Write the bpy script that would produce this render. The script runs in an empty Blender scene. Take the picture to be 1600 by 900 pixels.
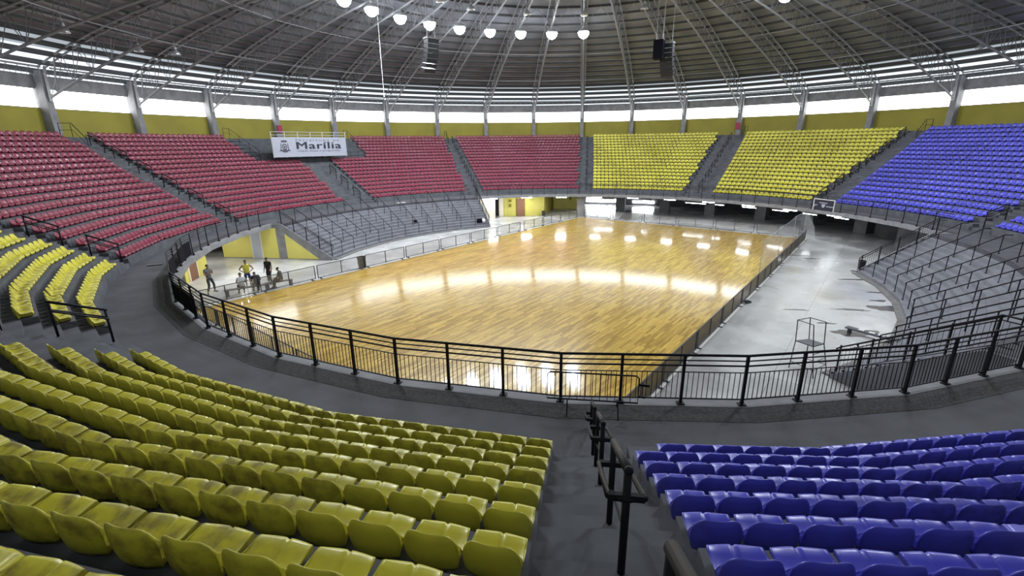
import bpy, bmesh, math, random
import numpy as np
from math import sin, cos, radians, degrees, pi, sqrt, atan2
random.seed(7)
SC = bpy.context.scene
COL = SC.collection
# ------------------------------------------------------------------ camera
CAM_R, CAM_H = 32.6505, 8.3106
F_PX, PITCH, ROLL, YAW = 734.73, 16.9994, -0.6226, -7.8738
def set_camera():
    y, t, r = radians(YAW), radians(PITCH), radians(ROLL)
    fw = np.array([sin(y)*cos(t), cos(y)*cos(t), -sin(t)])
    rt = np.array([cos(y), -sin(y), 0.0]); up = np.cross(rt, fw)
    rt2 = rt*cos(r)+up*sin(r); up2 = up*cos(r)-rt*sin(r)
    cd = bpy.data.cameras.new('camera'); co = bpy.data.objects.new('camera', cd); COL.objects.link(co)
    from mathutils import Matrix
    M = Matrix.Identity(4)
    for i in range(3):
        M[i][0] = rt2[i]; M[i][1] = up2[i]; M[i][2] = -fw[i]
    M[0][3], M[1][3], M[2][3] = 0, -CAM_R, CAM_H
    co.matrix_world = M
    cd.sensor_width = 36; cd.lens = F_PX*36/1600; cd.clip_start = 0.05; cd.clip_end = 500
    SC.camera = co
    return rt2, up2, fw
_rt, _up, _fw = set_camera()
CAMP = np.array([0, -CAM_R, CAM_H])
def pix(X):                                   # where a point falls in the 1600x900 frame, and its depth
    d = np.array(X)-CAMP; z = d @ _fw
    if z < .1: return (-9e9, -9e9, z)
    return (800+F_PX*(d@_rt)/z, 450-F_PX*(d@_up)/z, z)
# ------------------------------------------------------------------ world, exposure
SC.view_settings.view_transform = 'Standard'
SC.view_settings.look = 'None'
SC.view_settings.exposure = 0.45
SC.view_settings.gamma = 1.0
SC.view_settings.use_curve_mapping = False
W = bpy.data.worlds.new('overcast'); SC.world = W; W.use_nodes = True
bg = W.node_tree.nodes['Background']; bg.inputs[0].default_value = (0.86, 0.93, 1.0, 1); bg.inputs[1].default_value = 1.6
SC.cycles.max_bounces = 6; SC.cycles.diffuse_bounces = 3; SC.cycles.glossy_bounces = 4
SC.cycles.transparent_max_bounces = 12; SC.cycles.sample_clamp_indirect = 6.0
SC.cycles.caustics_reflective = False; SC.cycles.caustics_refractive = False
LAMP_W = 1270.0        # each high-bay lamp
WIN_E = 5.0            # lit window panes
TUBE_E = 22.0
# ------------------------------------------------------------------ layout numbers
C0 = 0.593             # a frame of the 36-sided hall stands at every C0 + 10 k degrees (clockwise from the far side)
ZC = 2.69              # walkway level
R_F = 23.094           # railing
R0, Z0, DR, DZ, NROW = 25.33, 3.13, 0.72, 0.355, 18
R_W = 40.37
CA = radians(30.738)   # the court's long axis
CU, CV0, CV1 = 11.36, -20.25, 20.25
def P(R, a, z=0.0):    # point on the 36-gon with circumradius R
    k = math.floor((a-C0)/10.0+1e-9); b = C0+10*k; t = (a-b)/10.0
    A = (R*sin(radians(b)), R*cos(radians(b))); B = (R*sin(radians(b+10)), R*cos(radians(b+10)))
    return (A[0]+(B[0]-A[0])*t, A[1]+(B[1]-A[1])*t, z)
def PC(R, a, z=0.0): return (R*sin(radians(a)), R*cos(radians(a)), z)
def mid(a): return C0+10*math.floor((a-C0)/10.0+1e-9)+5
def UV(u, v, z=0.0): return (u*cos(CA)+v*sin(CA), -u*sin(CA)+v*cos(CA), z)
def span(a0, a1, step=None):   # angles from a0 to a1 with every frame angle between
    out = [a0]; k = math.ceil((a0-C0)/10.0+1e-6)
    while C0+10*k < a1-1e-6: out.append(C0+10*k); k += 1
    out.append(a1)
    if step:
        o2 = []
        for p, q in zip(out[:-1], out[1:]):
            n = max(1, math.ceil((q-p)/step)); o2 += [p+(q-p)*i/n for i in range(n)]
        out = o2+[out[-1]]
    return out
# ------------------------------------------------------------------ mesh building
class MB:
    def __init__(s): s.v = []; s.f = []; s.m = []; s.mi = 0
    def add(s, vs, fs):
        n = len(s.v); s.v += [tuple(map(float, p)) for p in vs]
        s.f += [tuple(i+n for i in f) for f in fs]; s.m += [s.mi]*len(fs); return s
    def quad(s, a, b, c, d): return s.add([a, b, c, d], [(0, 1, 2, 3)])
    def box(s, c, d, rz=0.0):
        x, y, z = d[0]/2, d[1]/2, d[2]/2; cs, sn = cos(rz), sin(rz); vs = []
        for dz in (-z, z):
            for dx, dy in ((-x, -y), (x, -y), (x, y), (-x, y)):
                vs.append((c[0]+dx*cs-dy*sn, c[1]+dx*sn+dy*cs, c[2]+dz))
        return s.add(vs, [(3, 2, 1, 0), (4, 5, 6, 7), (0, 1, 5, 4), (1, 2, 6, 5), (2, 3, 7, 6), (3, 0, 4, 7)])
    def prism(s, poly, z0, z1):
        n = len(poly); vs = [(p[0], p[1], z0) for p in poly]+[(p[0], p[1], z1) for p in poly]
        return s.add(vs, [tuple(range(n))[::-1], tuple(range(n, 2*n))]+[(i, (i+1) % n, n+(i+1) % n, n+i) for i in range(n)])
    def tube(s, pts, r, n=8, closed=False, cap=True):
        pts = [np.array(p, float) for p in pts]; m = len(pts); rings = []
        rr = r if isinstance(r, (list, tuple)) else [r]*m; prev = None
        for i, p in enumerate(pts):
            if closed: t = pts[(i+1) % m]-pts[i-1]
            else: t = pts[min(i+1, m-1)]-pts[max(i-1, 0)]
            t = t/(np.linalg.norm(t)+1e-12)
            if prev is None:
                ref = np.array([0, 0, 1.0]) if abs(t[2]) < .9 else np.array([1.0, 0, 0])
                a = np.cross(t, ref)
            else: a = prev-t*(prev@t)
            a = a/(np.linalg.norm(a)+1e-12); prev = a; b = np.cross(t, a)
            rings.append([p+rr[i]*(a*cos(2*pi*k/n)+b*sin(2*pi*k/n)) for k in range(n)])
        vs = [q for g in rings for q in g]; fs = []
        for i in range(m if closed else m-1):
            j = (i+1) % m
            for k in range(n): fs.append((i*n+k, i*n+(k+1) % n, j*n+(k+1) % n, j*n+k))
        if cap and not closed: fs += [tuple(range(n))[::-1], tuple(range((m-1)*n, m*n))]
        return s.add(vs, fs)
    def bar(s, a, b, w, h):          # rectangular bar from a to b, w across, h upright
        a = np.array(a, float); b = np.array(b, float); t = b-a; L = np.linalg.norm(t); t = t/L
        ref = np.array([0, 0, 1.0]) if abs(t[2]) < .95 else np.array([1.0, 0, 0])
        x = np.cross(t, ref); x /= np.linalg.norm(x); y = np.cross(x, t); vs = []
        for p in (a, b):
            for i, j in ((-1, -1), (1, -1), (1, 1), (-1, 1)): vs.append(p+x*i*w/2+y*j*h/2)
        return s.add(vs, [(0, 1, 2, 3)[::-1], (4, 5, 6, 7), (0, 1, 5, 4), (1, 2, 6, 5), (2, 3, 7, 6), (3, 0, 4, 7)])
    def lathe(s, c, prof, n=16):     # prof: (r, z)
        vs = [(c[0]+r*cos(2*pi*k/n), c[1]+r*sin(2*pi*k/n), c[2]+z) for r, z in prof for k in range(n)]; fs = []
        for i in range(len(prof)-1):
            for k in range(n): fs.append((i*n+k, i*n+(k+1) % n, (i+1)*n+(k+1) % n, (i+1)*n+k))
        fs += [tuple(range(n))[::-1], tuple(range((len(prof)-1)*n, len(prof)*n))]
        return s.add(vs, fs)
    def ball(s, c, r, n=10):
        return s.lathe(c, [(max(1e-3, r*sin(pi*i/n)), -r*cos(pi*i/n)) for i in range(n+1)], n+2)
    def build(s, name, mat, parent=None, loc=None, rz=None, smooth=False, local=False):
        me = bpy.data.meshes.new(name)
        vs = s.v
        if loc is not None and not local:
            vs = [(p[0]-loc[0], p[1]-loc[1], p[2]-loc[2]) for p in vs]
        if parent is not None and not local and loc is None:
            q = parent; ox = oy = oz = 0.0
            while q is not None: ox += q.location[0]; oy += q.location[1]; oz += q.location[2]; q = q.parent
            vs = [(p[0]-ox, p[1]-oy, p[2]-oz) for p in vs]
        me.from_pydata(vs, [], s.f)
        mats = mat if isinstance(mat, (list, tuple)) else [mat]
        for m in mats: me.materials.append(m)
        if len(mats) > 1: me.polygons.foreach_set('material_index', s.m)
        if smooth: me.polygons.foreach_set('use_smooth', [True]*len(s.f))
        me.update()
        o = bpy.data.objects.new(name, me); COL.objects.link(o)
        if parent is not None: o.parent = parent
        if loc is not None: o.location = loc
        if rz is not None: o.rotation_euler = (0, 0, rz)
        return o
def empty(name, loc, rz=0.0):
    o = bpy.data.objects.new(name, None); COL.objects.link(o); o.location = loc; o.rotation_euler = (0, 0, rz); o.empty_display_size = .2
    return o
def tag(o, label=None, cat=None, group=None, kind=None):
    for k, v in (('label', label), ('category', cat), ('group', group), ('kind', kind)):
        if v: o[k] = v
    return o
def struct(o, label=None): return tag(o, label, None, None, 'structure')
KIDS = {}
def copy_tree(o, parent=None):
    c = o.copy(); COL.objects.link(c)
    if parent is not None: c.parent = parent
    for ch in KIDS.get(o.name, []): copy_tree(ch, c)
    return c
def index_kids():
    KIDS.clear()
    for o in bpy.data.objects:
        if o.parent is not None: KIDS.setdefault(o.parent.name, []).append(o)
ONES = ['', 'one', 'two', 'three', 'four', 'five', 'six', 'seven', 'eight', 'nine', 'ten', 'eleven', 'twelve', 'thirteen', 'fourteen', 'fifteen', 'sixteen', 'seventeen', 'eighteen', 'nineteen']
TENS = ['', '', 'twenty', 'thirty', 'forty', 'fifty', 'sixty', 'seventy', 'eighty', 'ninety']
ORD = {'one': 'first', 'two': 'second', 'three': 'third', 'five': 'fifth', 'eight': 'eighth', 'nine': 'ninth', 'twelve': 'twelfth'}
def word(n): return ONES[n] if n < 20 else TENS[n//10]+('-'+ONES[n % 10] if n % 10 else '')
def nth(n):
    w = word(n); h, _, t = w.rpartition('-')
    t = ORD.get(t, t[:-1]+'ieth' if t.endswith('y') else t+'th'); return (h+'-' if h else '')+t
# ------------------------------------------------------------------ materials
def mat(name, col, rough=.6, metal=0.0, var=0.0, scale=6.0, bump=0.0, spec=.5, col2=None, coat=0.0, emit=None, estr=0.0, detail=5.0, coord='Object', rvar=0.0):
    m = bpy.data.materials.new(name); m.use_nodes = True; nt = m.node_tree; b = nt.nodes['Principled BSDF']
    b.inputs['Base Color'].default_value = (*col, 1); b.inputs['Roughness'].default_value = rough; b.inputs['Metallic'].default_value = metal
    b.inputs['Specular IOR Level'].default_value = spec
    if coat: b.inputs['Coat Weight'].default_value = coat; b.inputs['Coat Roughness'].default_value = .05
    if emit: b.inputs['Emission Color'].default_value = (*emit, 1); b.inputs['Emission Strength'].default_value = estr
    if var or bump or rvar:
        tc = nt.nodes.new('ShaderNodeTexCoord'); n = nt.nodes.new('ShaderNodeTexNoise'); n.inputs['Scale'].default_value = scale; n.inputs['Detail'].default_value = detail
        if coord == 'World':
            g = nt.nodes.new('ShaderNodeNewGeometry'); nt.links.new(g.outputs['Position'], n.inputs['Vector'])
        else: nt.links.new(tc.outputs[coord], n.inputs['Vector'])
        if var:
            r = nt.nodes.new('ShaderNodeValToRGB'); c2 = col2 or tuple(max(0, c*(1-var)) for c in col)
            r.color_ramp.elements[0].position = .35; r.color_ramp.elements[1].position = .65
            r.color_ramp.elements[0].color = (*c2, 1); r.color_ramp.elements[1].color = (*col, 1)
            nt.links.new(n.outputs['Fac'], r.inputs['Fac']); nt.links.new(r.outputs['Color'], b.inputs['Base Color'])
        if rvar:
            mr = nt.nodes.new('ShaderNodeMapRange'); mr.inputs['From Min'].default_value = .4; mr.inputs['From Max'].default_value = .62
            mr.inputs['To Min'].default_value = max(.02, rough-rvar); mr.inputs['To Max'].default_value = rough
            nt.links.new(n.outputs['Fac'], mr.inputs['Value']); nt.links.new(mr.outputs['Result'], b.inputs['Roughness'])
        if bump:
            bp = nt.nodes.new('ShaderNodeBump'); bp.inputs['Strength'].default_value = bump; bp.inputs['Distance'].default_value = .01
            nt.links.new(n.outputs['Fac'], bp.inputs['Height']); nt.links.new(bp.outputs['Normal'], b.inputs['Normal'])
    return m
def emis(name, col, s):
    m = bpy.data.materials.new(name); m.use_nodes = True; nt = m.node_tree; nt.nodes.clear()
    o = nt.nodes.new('ShaderNodeOutputMaterial'); e = nt.nodes.new('ShaderNodeEmission'); e.inputs[0].default_value = (*col, 1); e.inputs[1].default_value = s
    nt.links.new(e.outputs[0], o.inputs[0]); return m
def veil(name, col, alpha, rough=.7):     # fine woven net or mesh that lets most of the view through
    m = bpy.data.materials.new(name); m.use_nodes = True; nt = m.node_tree; b = nt.nodes['Principled BSDF']
    b.inputs['Base Color'].default_value = (*col, 1); b.inputs['Roughness'].default_value = rough; b.inputs['Alpha'].default_value = alpha
    return m
M = {}
M['walk'] = mat('walkway concrete', (.088, .090, .102), .75, var=.3, scale=1.1, bump=.25, coord='World', detail=8)
M['stand'] = mat('stand concrete', (.115, .12, .135), .8, var=.35, scale=1.7, bump=.2, coord='World', detail=8)
M['terrace'] = mat('terrace concrete', (.215, .22, .25), .75, var=.25, scale=1.3, bump=.2, coord='World', detail=8)
M['kerb'] = mat('kerb concrete', (.21, .205, .20), .8, var=.35, scale=3, bump=.3, coord='World')
M['fascia'] = mat('slab concrete', (.24, .245, .26), .75, var=.25, scale=2, coord='World')
M['column'] = mat('column concrete', (.25, .25, .26), .8, var=.3, scale=1.5, coord='World')
M['dark_conc'] = mat('dark concrete', (.10, .10, .115), .7, var=.4, scale=.8, coord='World')
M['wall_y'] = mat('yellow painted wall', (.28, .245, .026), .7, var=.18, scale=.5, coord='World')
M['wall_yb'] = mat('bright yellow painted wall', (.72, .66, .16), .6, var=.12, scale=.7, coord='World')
M['white'] = mat('white paint', (.8, .8, .78), .5, var=.06, scale=2)
M['black'] = mat('black painted steel', (.012, .012, .016), .6)
M['blackrail'] = mat('black railing paint', (.009, .009, .013), .6, spec=.25)
M['dgrey'] = mat('dark grey steel', (.07, .075, .09), .45)
M['steel'] = mat('light grey painted steel', (.42, .43, .45), .45, var=.12, scale=3)
M['steel_m'] = mat('mid grey painted steel', (.30, .31, .33), .5, var=.15, scale=3)
M['steel_d'] = mat('grey primer steel', (.20, .205, .215), .55, var=.2, scale=3)
M['roof'] = mat('weathered roof sheet', (.37, .405, .47), .5, var=.4, scale=.35, coord='World', detail=6, metal=.1)
M['purlin'] = mat('grey purlin steel', (.07, .073, .078), .7)
M['pane'] = emis('bright daylight in window', (1.0, 1.0, 1.0), WIN_E)
M['pane_dark'] = mat('dark closed louvre glass', (.05, .05, .055), .3)  # dark panes assumed behind the view, so little light comes from there
M['doorlight'] = emis('daylight in doorway', (.95, .98, 1.0), 26.0)
M['lamp'] = emis('burning lamp bulb', (.86, .93, 1.0), 60.0)
M['tube'] = emis('burning fluorescent tube', (.93, .97, 1.0), TUBE_E)
M['tube_b'] = emis('bright fluorescent tube', (1.0, .98, .93), 62.0)
M['glass'] = mat('grey prismatic reflector', (.62, .64, .66), .15, metal=.6)
M['net'] = veil('white goal net', (.75, .78, .8), .24)
M['mesh_l'] = veil('light wire mesh', (.30, .31, .33), .35)
M['mesh_d'] = veil('dark wire mesh', (.06, .058, .056), .88)
M['sheet'] = mat('black fabric sheet', (.007, .007, .013), .9, spec=.1)
M['bin'] = mat('dark bin plastic', (.02, .022, .03), .4)
M['puddle'] = mat('wet stain on concrete', (.075, .072, .066), .22, spec=.3)
M['film'] = mat('rippled water film', (.05, .052, .056), .17, spec=.8, bump=.5, scale=3.0, coord='World')
M['banner'] = mat('white banner vinyl', (.34, .36, .43), .55, var=.05, scale=2)
M['ink'] = mat('black banner ink', (.012, .013, .03), .6)
M['ink_g'] = mat('grey banner ink', (.05, .052, .08), .6)
M['redpaint'] = mat('dull red paint', (.30, .02, .05), .6)
M['brown'] = mat('brown door wood', (.25, .12, .07), .6)
M['doorgrey'] = mat('pale blue grey door', (.50, .54, .62), .35)
M['bounce_w'] = mat('white plaster', (.82, .78, .66), .6)
M['cable'] = mat('white cable', (.8, .82, .85), .4)
def seat_mat(name, col, dirt):
    m = mat(name, col, .34, spec=.5); nt = m.node_tree; b = nt.nodes['Principled BSDF']
    g = nt.nodes.new('ShaderNodeNewGeometry'); n = nt.nodes.new('ShaderNodeTexNoise'); n.inputs['Scale'].default_value = 7; n.inputs['Detail'].default_value = 6
    n2 = nt.nodes.new('ShaderNodeTexNoise'); n2.inputs['Scale'].default_value = .28; n2.inputs['Detail'].default_value = 2
    nt.links.new(g.outputs['Position'], n.inputs['Vector']); nt.links.new(g.outputs['Position'], n2.inputs['Vector'])
    mu = nt.nodes.new('ShaderNodeMath'); mu.operation = 'MULTIPLY'
    r1 = nt.nodes.new('ShaderNodeMapRange'); r1.inputs['From Min'].default_value = .42; r1.inputs['From Max'].default_value = .66
    r2 = nt.nodes.new('ShaderNodeMapRange'); r2.inputs['From Min'].default_value = .38; r2.inputs['From Max'].default_value = .62; r2.inputs['To Min'].default_value = .12
    nt.links.new(n.outputs['Fac'], r1.inputs['Value']); nt.links.new(n2.outputs['Fac'], r2.inputs['Value'])
    nt.links.new(r1.outputs['Result'], mu.inputs[0]); nt.links.new(r2.outputs['Result'], mu.inputs[1])
    mx = nt.nodes.new('ShaderNodeMix'); mx.data_type = 'RGBA'; mx.inputs[6].default_value = (*col, 1); mx.inputs[7].default_value = (*dirt, 1)
    mm = nt.nodes.new('ShaderNodeMath'); mm.operation = 'MULTIPLY'; mm.inputs[1].default_value = .8
    nt.links.new(mu.outputs[0], mm.inputs[0]); nt.links.new(mm.outputs[0], mx.inputs[0]); nt.links.new(mx.outputs[2], b.inputs['Base Color'])
    ra = nt.nodes.new('ShaderNodeMapRange'); ra.inputs['To Min'].default_value = .3; ra.inputs['To Max'].default_value = .7
    nt.links.new(mu.outputs[0], ra.inputs['Value']); nt.links.new(ra.outputs['Result'], b.inputs['Roughness'])
    return m
M['yellow'] = seat_mat('yellow seat plastic', (.62, .57, .055), (.17, .12, .02))
M['red'] = seat_mat('crimson seat plastic', (.225, .030, .062), (.22, .05, .06))
M['blue'] = seat_mat('blue seat plastic', (.09, .09, .60), (.04, .04, .25))
M['bracket'] = mat('dark seat foot', (.02, .018, .02), .7)
def wood_mat():
    m = bpy.data.materials.new('court parquet'); m.use_nodes = True; nt = m.node_tree; b = nt.nodes['Principled BSDF']; L = nt.links.new
    g = nt.nodes.new('ShaderNodeNewGeometry'); mp = nt.nodes.new('ShaderNodeMapping'); mp.vector_type = 'POINT'
    mp.inputs['Rotation'].default_value = (0, 0, CA-pi/2); L(g.outputs['Position'], mp.inputs['Vector'])
    br = nt.nodes.new('ShaderNodeTexBrick'); br.offset = .37; br.inputs['Scale'].default_value = 1.0
    br.inputs['Brick Width'].default_value = 1.1; br.inputs['Row Height'].default_value = .11; br.inputs['Mortar Size'].default_value = .0022
    br.inputs['Color1'].default_value = (.69, .465, .10, 1); br.inputs['Color2'].default_value = (.38, .225, .035, 1); br.inputs['Mortar'].default_value = (.19, .10, .03, 1)
    L(mp.outputs['Vector'], br.inputs['Vector'])
    n = nt.nodes.new('ShaderNodeTexNoise'); n.inputs['Scale'].default_value = .35; n.inputs['Detail'].default_value = 4; L(g.outputs['Position'], n.inputs['Vector'])
    mx = nt.nodes.new('ShaderNodeMix'); mx.data_type = 'RGBA'; mx.blend_type = 'MULTIPLY'; mx.inputs[0].default_value = .35
    L(br.outputs['Color'], mx.inputs[6]); L(n.outputs['Color'], mx.inputs[7])
    st = nt.nodes.new('ShaderNodeMapping'); st.inputs['Scale'].default_value = (1.2, 16, 1); L(mp.outputs['Vector'], st.inputs['Vector'])
    n3 = nt.nodes.new('ShaderNodeTexNoise'); n3.inputs['Scale'].default_value = 1.0; n3.inputs['Detail'].default_value = 4; L(st.outputs['Vector'], n3.inputs['Vector'])
    hs = nt.nodes.new('ShaderNodeHueSaturation'); L(br.outputs['Color'], hs.inputs['Color'])
    mr = nt.nodes.new('ShaderNodeMapRange'); mr.inputs['From Min'].default_value = .3; mr.inputs['From Max'].default_value = .7; mr.inputs['To Min'].default_value = .78; mr.inputs['To Max'].default_value = 1.25
    L(n3.outputs['Fac'], mr.inputs['Value']); L(mr.outputs['Result'], hs.inputs['Value']); L(hs.outputs['Color'], b.inputs['Base Color'])
    b.inputs['Roughness'].default_value = .30; b.inputs['Specular IOR Level'].default_value = .15; b.inputs['Coat Weight'].default_value = .85; b.inputs['Coat Roughness'].default_value = .085; b.inputs['Coat IOR'].default_value = 1.45
    bp = nt.nodes.new('ShaderNodeBump'); bp.inputs['Strength'].default_value = .17; bp.inputs['Distance'].default_value = .004
    n4 = nt.nodes.new('ShaderNodeTexNoise'); n4.inputs['Scale'].default_value = 2.2; n4.inputs['Detail'].default_value = 2; L(st.outputs['Vector'], n4.inputs['Vector'])
    L(n4.outputs['Fac'], bp.inputs['Height']); L(bp.outputs['Normal'], b.inputs['Normal']); L(bp.outputs['Normal'], b.inputs['Coat Normal'])
    return m
M['wood'] = wood_mat()
def apron_mat():
    m = bpy.data.materials.new('polished concrete floor'); m.use_nodes = True; nt = m.node_tree; b = nt.nodes['Principled BSDF']; L = nt.links.new
    g = nt.nodes.new('ShaderNodeNewGeometry')
    n = nt.nodes.new('ShaderNodeTexNoise'); n.inputs['Scale'].default_value = .45; n.inputs['Detail'].default_value = 8; n.inputs['Roughness'].default_value = .62; L(g.outputs['Position'], n.inputs['Vector'])
    r = nt.nodes.new('ShaderNodeValToRGB'); e = r.color_ramp.elements; e[0].position = .3; e[0].color = (.42, .42, .41, 1); e[1].position = .6; e[1].color = (.60, .60, .60, 1); L(n.outputs['Fac'], r.inputs['Fac'])
    # slab joints every 3 m
    mp = nt.nodes.new('ShaderNodeMapping'); mp.inputs['Rotation'].default_value = (0, 0, CA-pi/2); L(g.outputs['Position'], mp.inputs['Vector'])
    br = nt.nodes.new('ShaderNodeTexBrick'); br.offset = 0; br.inputs['Scale'].default_value = 1; br.inputs['Brick Width'].default_value = 5.0; br.inputs['Row Height'].default_value = 3.6; br.inputs['Mortar Size'].default_value = .014
    br.inputs['Color1'].default_value = (1, 1, 1, 1); br.inputs['Color2'].default_value = (.92, .92, .92, 1); br.inputs['Mortar'].default_value = (.6, .6, .6, 1); L(mp.outputs['Vector'], br.inputs['Vector'])
    mx = nt.nodes.new('ShaderNodeMix'); mx.data_type = 'RGBA'; mx.blend_type = 'MULTIPLY'; mx.inputs[0].default_value = 1; L(r.outputs['Color'], mx.inputs[6]); L(br.outputs['Color'], mx.inputs[7]); L(mx.outputs[2], b.inputs['Base Color'])
    n2 = nt.nodes.new('ShaderNodeTexNoise'); n2.inputs['Scale'].default_value = .22; n2.inputs['Detail'].default_value = 5; L(g.outputs['Position'], n2.inputs['Vector'])
    mr = nt.nodes.new('ShaderNodeMapRange'); mr.inputs['From Min'].default_value = .40; mr.inputs['From Max'].default_value = .60; mr.inputs['To Min'].default_value = .12; mr.inputs['To Max'].default_value = .34
    L(n2.outputs['Fac'], mr.inputs['Value']); L(mr.outputs['Result'], b.inputs['Roughness'])
    return m
M['apron'] = apron_mat()

# ================================================================== THE SETTING
# ground floor
mb = MB(); mb.prism([PC(41, a) for a in range(0, 360, 10)][::-1], -.3, 0.0); struct(mb.build('floor', M['apron']))
# parquet court with its pale border strip
mb = MB(); mb.prism([UV(-CU, CV0)[:2], UV(CU, CV0)[:2], UV(CU, CV1)[:2], UV(-CU, CV1)[:2]], 0.001, 0.035); struct(mb.build('floor_court', M['wood']))
mb = MB()
for u0, u1, v0, v1 in ((-CU-.22, -CU, CV0-.22, CV1+.22), (CU, CU+.22, CV0-.22, CV1+.22), (-CU, CU, CV1, CV1+.22), (-CU, CU, CV0-.22, CV0)):
    mb.prism([UV(u0, v0)[:2], UV(u1, v0)[:2], UV(u1, v1)[:2], UV(u0, v1)[:2]], 0.001, 0.05)
struct(mb.build('trim_1', mat('pale border strip', (.5, .49, .46), .5)))
# walkway slab (ring at ZC); it starts further in above the stepped terraces
TERR = [(-89.407, -29.407), (90.593, 148.9)]
def ring(mb, a0, a1, r0, r1, z0, z1, inner=True, outer=True, ends=True):
    A = span(a0, a1)
    for p, q in zip(A[:-1], A[1:]):
        mb.quad(P(r0, p, z1), P(r0, q, z1), P(r1, q, z1), P(r1, p, z1)); mb.quad(P(r0, p, z0), P(r1, p, z0), P(r1, q, z0), P(r0, q, z0))
        if inner: mb.quad(P(r0, p, z0), P(r0, q, z0), P(r0, q, z1), P(r0, p, z1))
        if outer: mb.quad(P(r1, p, z0), P(r1, p, z1), P(r1, q, z1), P(r1, q, z0))
    if ends:
        for p in (a0, a1): mb.quad(P(r0, p, z0), P(r0, p, z1), P(r1, p, z1), P(r1, p, z0))
mb = MB(); mb.mi = 0
for a0, a1, r0 in ((-29.407, 90.593, 22.95), (90.593, 148.9, 22.1), (148.9, 270.593, 22.95), (-89.407, -29.407, 22.1)):
    ring(mb, a0, a1, r0, 25.4, ZC-.24, ZC, outer=False)
struct(mb.build('floor_walkway', M['walk']))
mb = MB()
for a0, a1 in ((-29.407, 90.593), (148.9, 270.593)): ring(mb, a0, a1, 22.9, 23.22, ZC-.27, ZC+.012)
struct(mb.build('trim_2', M['fascia']))
mb = MB()
for a0, a1 in ((-29.407, 90.593), (148.9, 270.593)): ring(mb, a0, a1, 23.22, 23.8, ZC, ZC+.006)
struct(mb.build('trim_95', mat('rough drain strip', (.07, .07, .072), .9, var=.5, scale=14, coord='World')))
# soffit over the ground-floor passage
mb = MB(); ring(mb, -29.407, 90.593, 25.4, 37, ZC-.24, ZC-.1); ring(mb, 148.9, 270.593, 25.4, 30, ZC-.24, ZC-.1); struct(mb.build('ceiling_passage', M['fascia']))

# -------------------------------------------------------------- raked seating
XL, XR = -.28, 1.03
def lin(a25, a37): return lambda R: a25+(a37-a25)*(R-25.0)/12.5
def xline(x): return lambda R: 180-degrees(math.asin(x/R))
EDGE = {'c_l': lambda R: xline(XL)(R)-360, 'c_r': xline(XR),
        9: (lin(-146, -147), lin(-151.6, -150.6)), 8: (lin(-120.6, -119.2), lin(-122.5, -121.0)),
        1: (lin(-90.6, -88.4), lin(-94.0, -90.9)), 2: (lin(-55.5, -56.5), lin(-63.2, -60.6)),
        3: (lin(-25.7, -26.5), lin(-29.4, -28.6)), 4: (lin(4.1, 3.0), lin(.75, .7)),
        5: (lin(34.5, 32.8), lin(27.9, 28.4)), 6: (lin(61.3, 59.8), lin(57.4, 57.5)), 7: (lin(90.5, 89.6), lin(87.6, 87.0))}
BLOCKS = [ # name, colour, left edge (lower angle), right edge, seat insets
    ('near_y', 'yellow', lambda R: EDGE['c_l'](R), EDGE[9][1], (0.0, 1.2)),
    ('left_y', 'yellow', EDGE[9][0], EDGE[8][1], (0.0, .42)),
    ('red_a', 'red', EDGE[8][0], EDGE[1][1], (0.05, 0.05)),
    ('red_b', 'red', EDGE[1][0], EDGE[2][1], (0.05, 0.05)),
    ('red_c', 'red', EDGE[2][0], EDGE[3][1], (0.05, 0.05)),
    ('red_d', 'red', EDGE[3][0], EDGE[4][1], (0.05, 0.05)),
    ('far_y1', 'yellow', EDGE[4][0], EDGE[5][1], (0.05, 0.05)),
    ('far_y2', 'yellow', EDGE[5][0], EDGE[6][1], (0.05, 0.05)),
    ('blue_a', 'blue', EDGE[6][0], EDGE[7][1], (0.05, 0.05)),
    ('blue_b', 'blue', EDGE[7][0], lambda R: 118.0, (0.05, 0.05)),
    ('none', None, lambda R: 119.0, lambda R: 147.0, (0, 0)),
    ('near_b', 'blue', lambda R: 149.0, EDGE['c_r'], (0.05, 0.0)),
]
RK = [R0+DR*k for k in range(NROW+1)]; ZK = [Z0+DZ*k for k in range(NROW)]
REC_R = 11; REC_A = (-69.5, -48.4)     # the dark stepped recess around the banner, rows from REC_R up
def stand_rows(k): return RK[k], RK[k+1], ZK[k]
def cut(R, aL, aR): return [aL]+[x for x in span(aL, aR)[1:-1]]+[aR]
for name, colr, fl, fr, ins in BLOCKS:
    mb = MB()
    for k in range(NROW):
        ra, rb, z = stand_rows(k); aL, aR = fl(ra), fr(ra)
        zl = (ZC if k == 0 else ZK[k-1])
        A = cut(ra, aL, aR)
        for p, q in zip(A[:-1], A[1:]):
            mb.quad(P(ra, p, zl-.02), P(ra, q, zl-.02), P(ra, q, z), P(ra, p, z))
            mb.quad(P(ra, p, z), P(ra, q, z), P(rb+.02, q, z), P(rb+.02, p, z))
        for a in (aL, aR): mb.quad(P(ra, a, zl-.5), P(rb, a, zl-.5), P(rb, a, z), P(ra, a, z))
    struct(mb.build('floor_stand', M['stand']))
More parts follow.
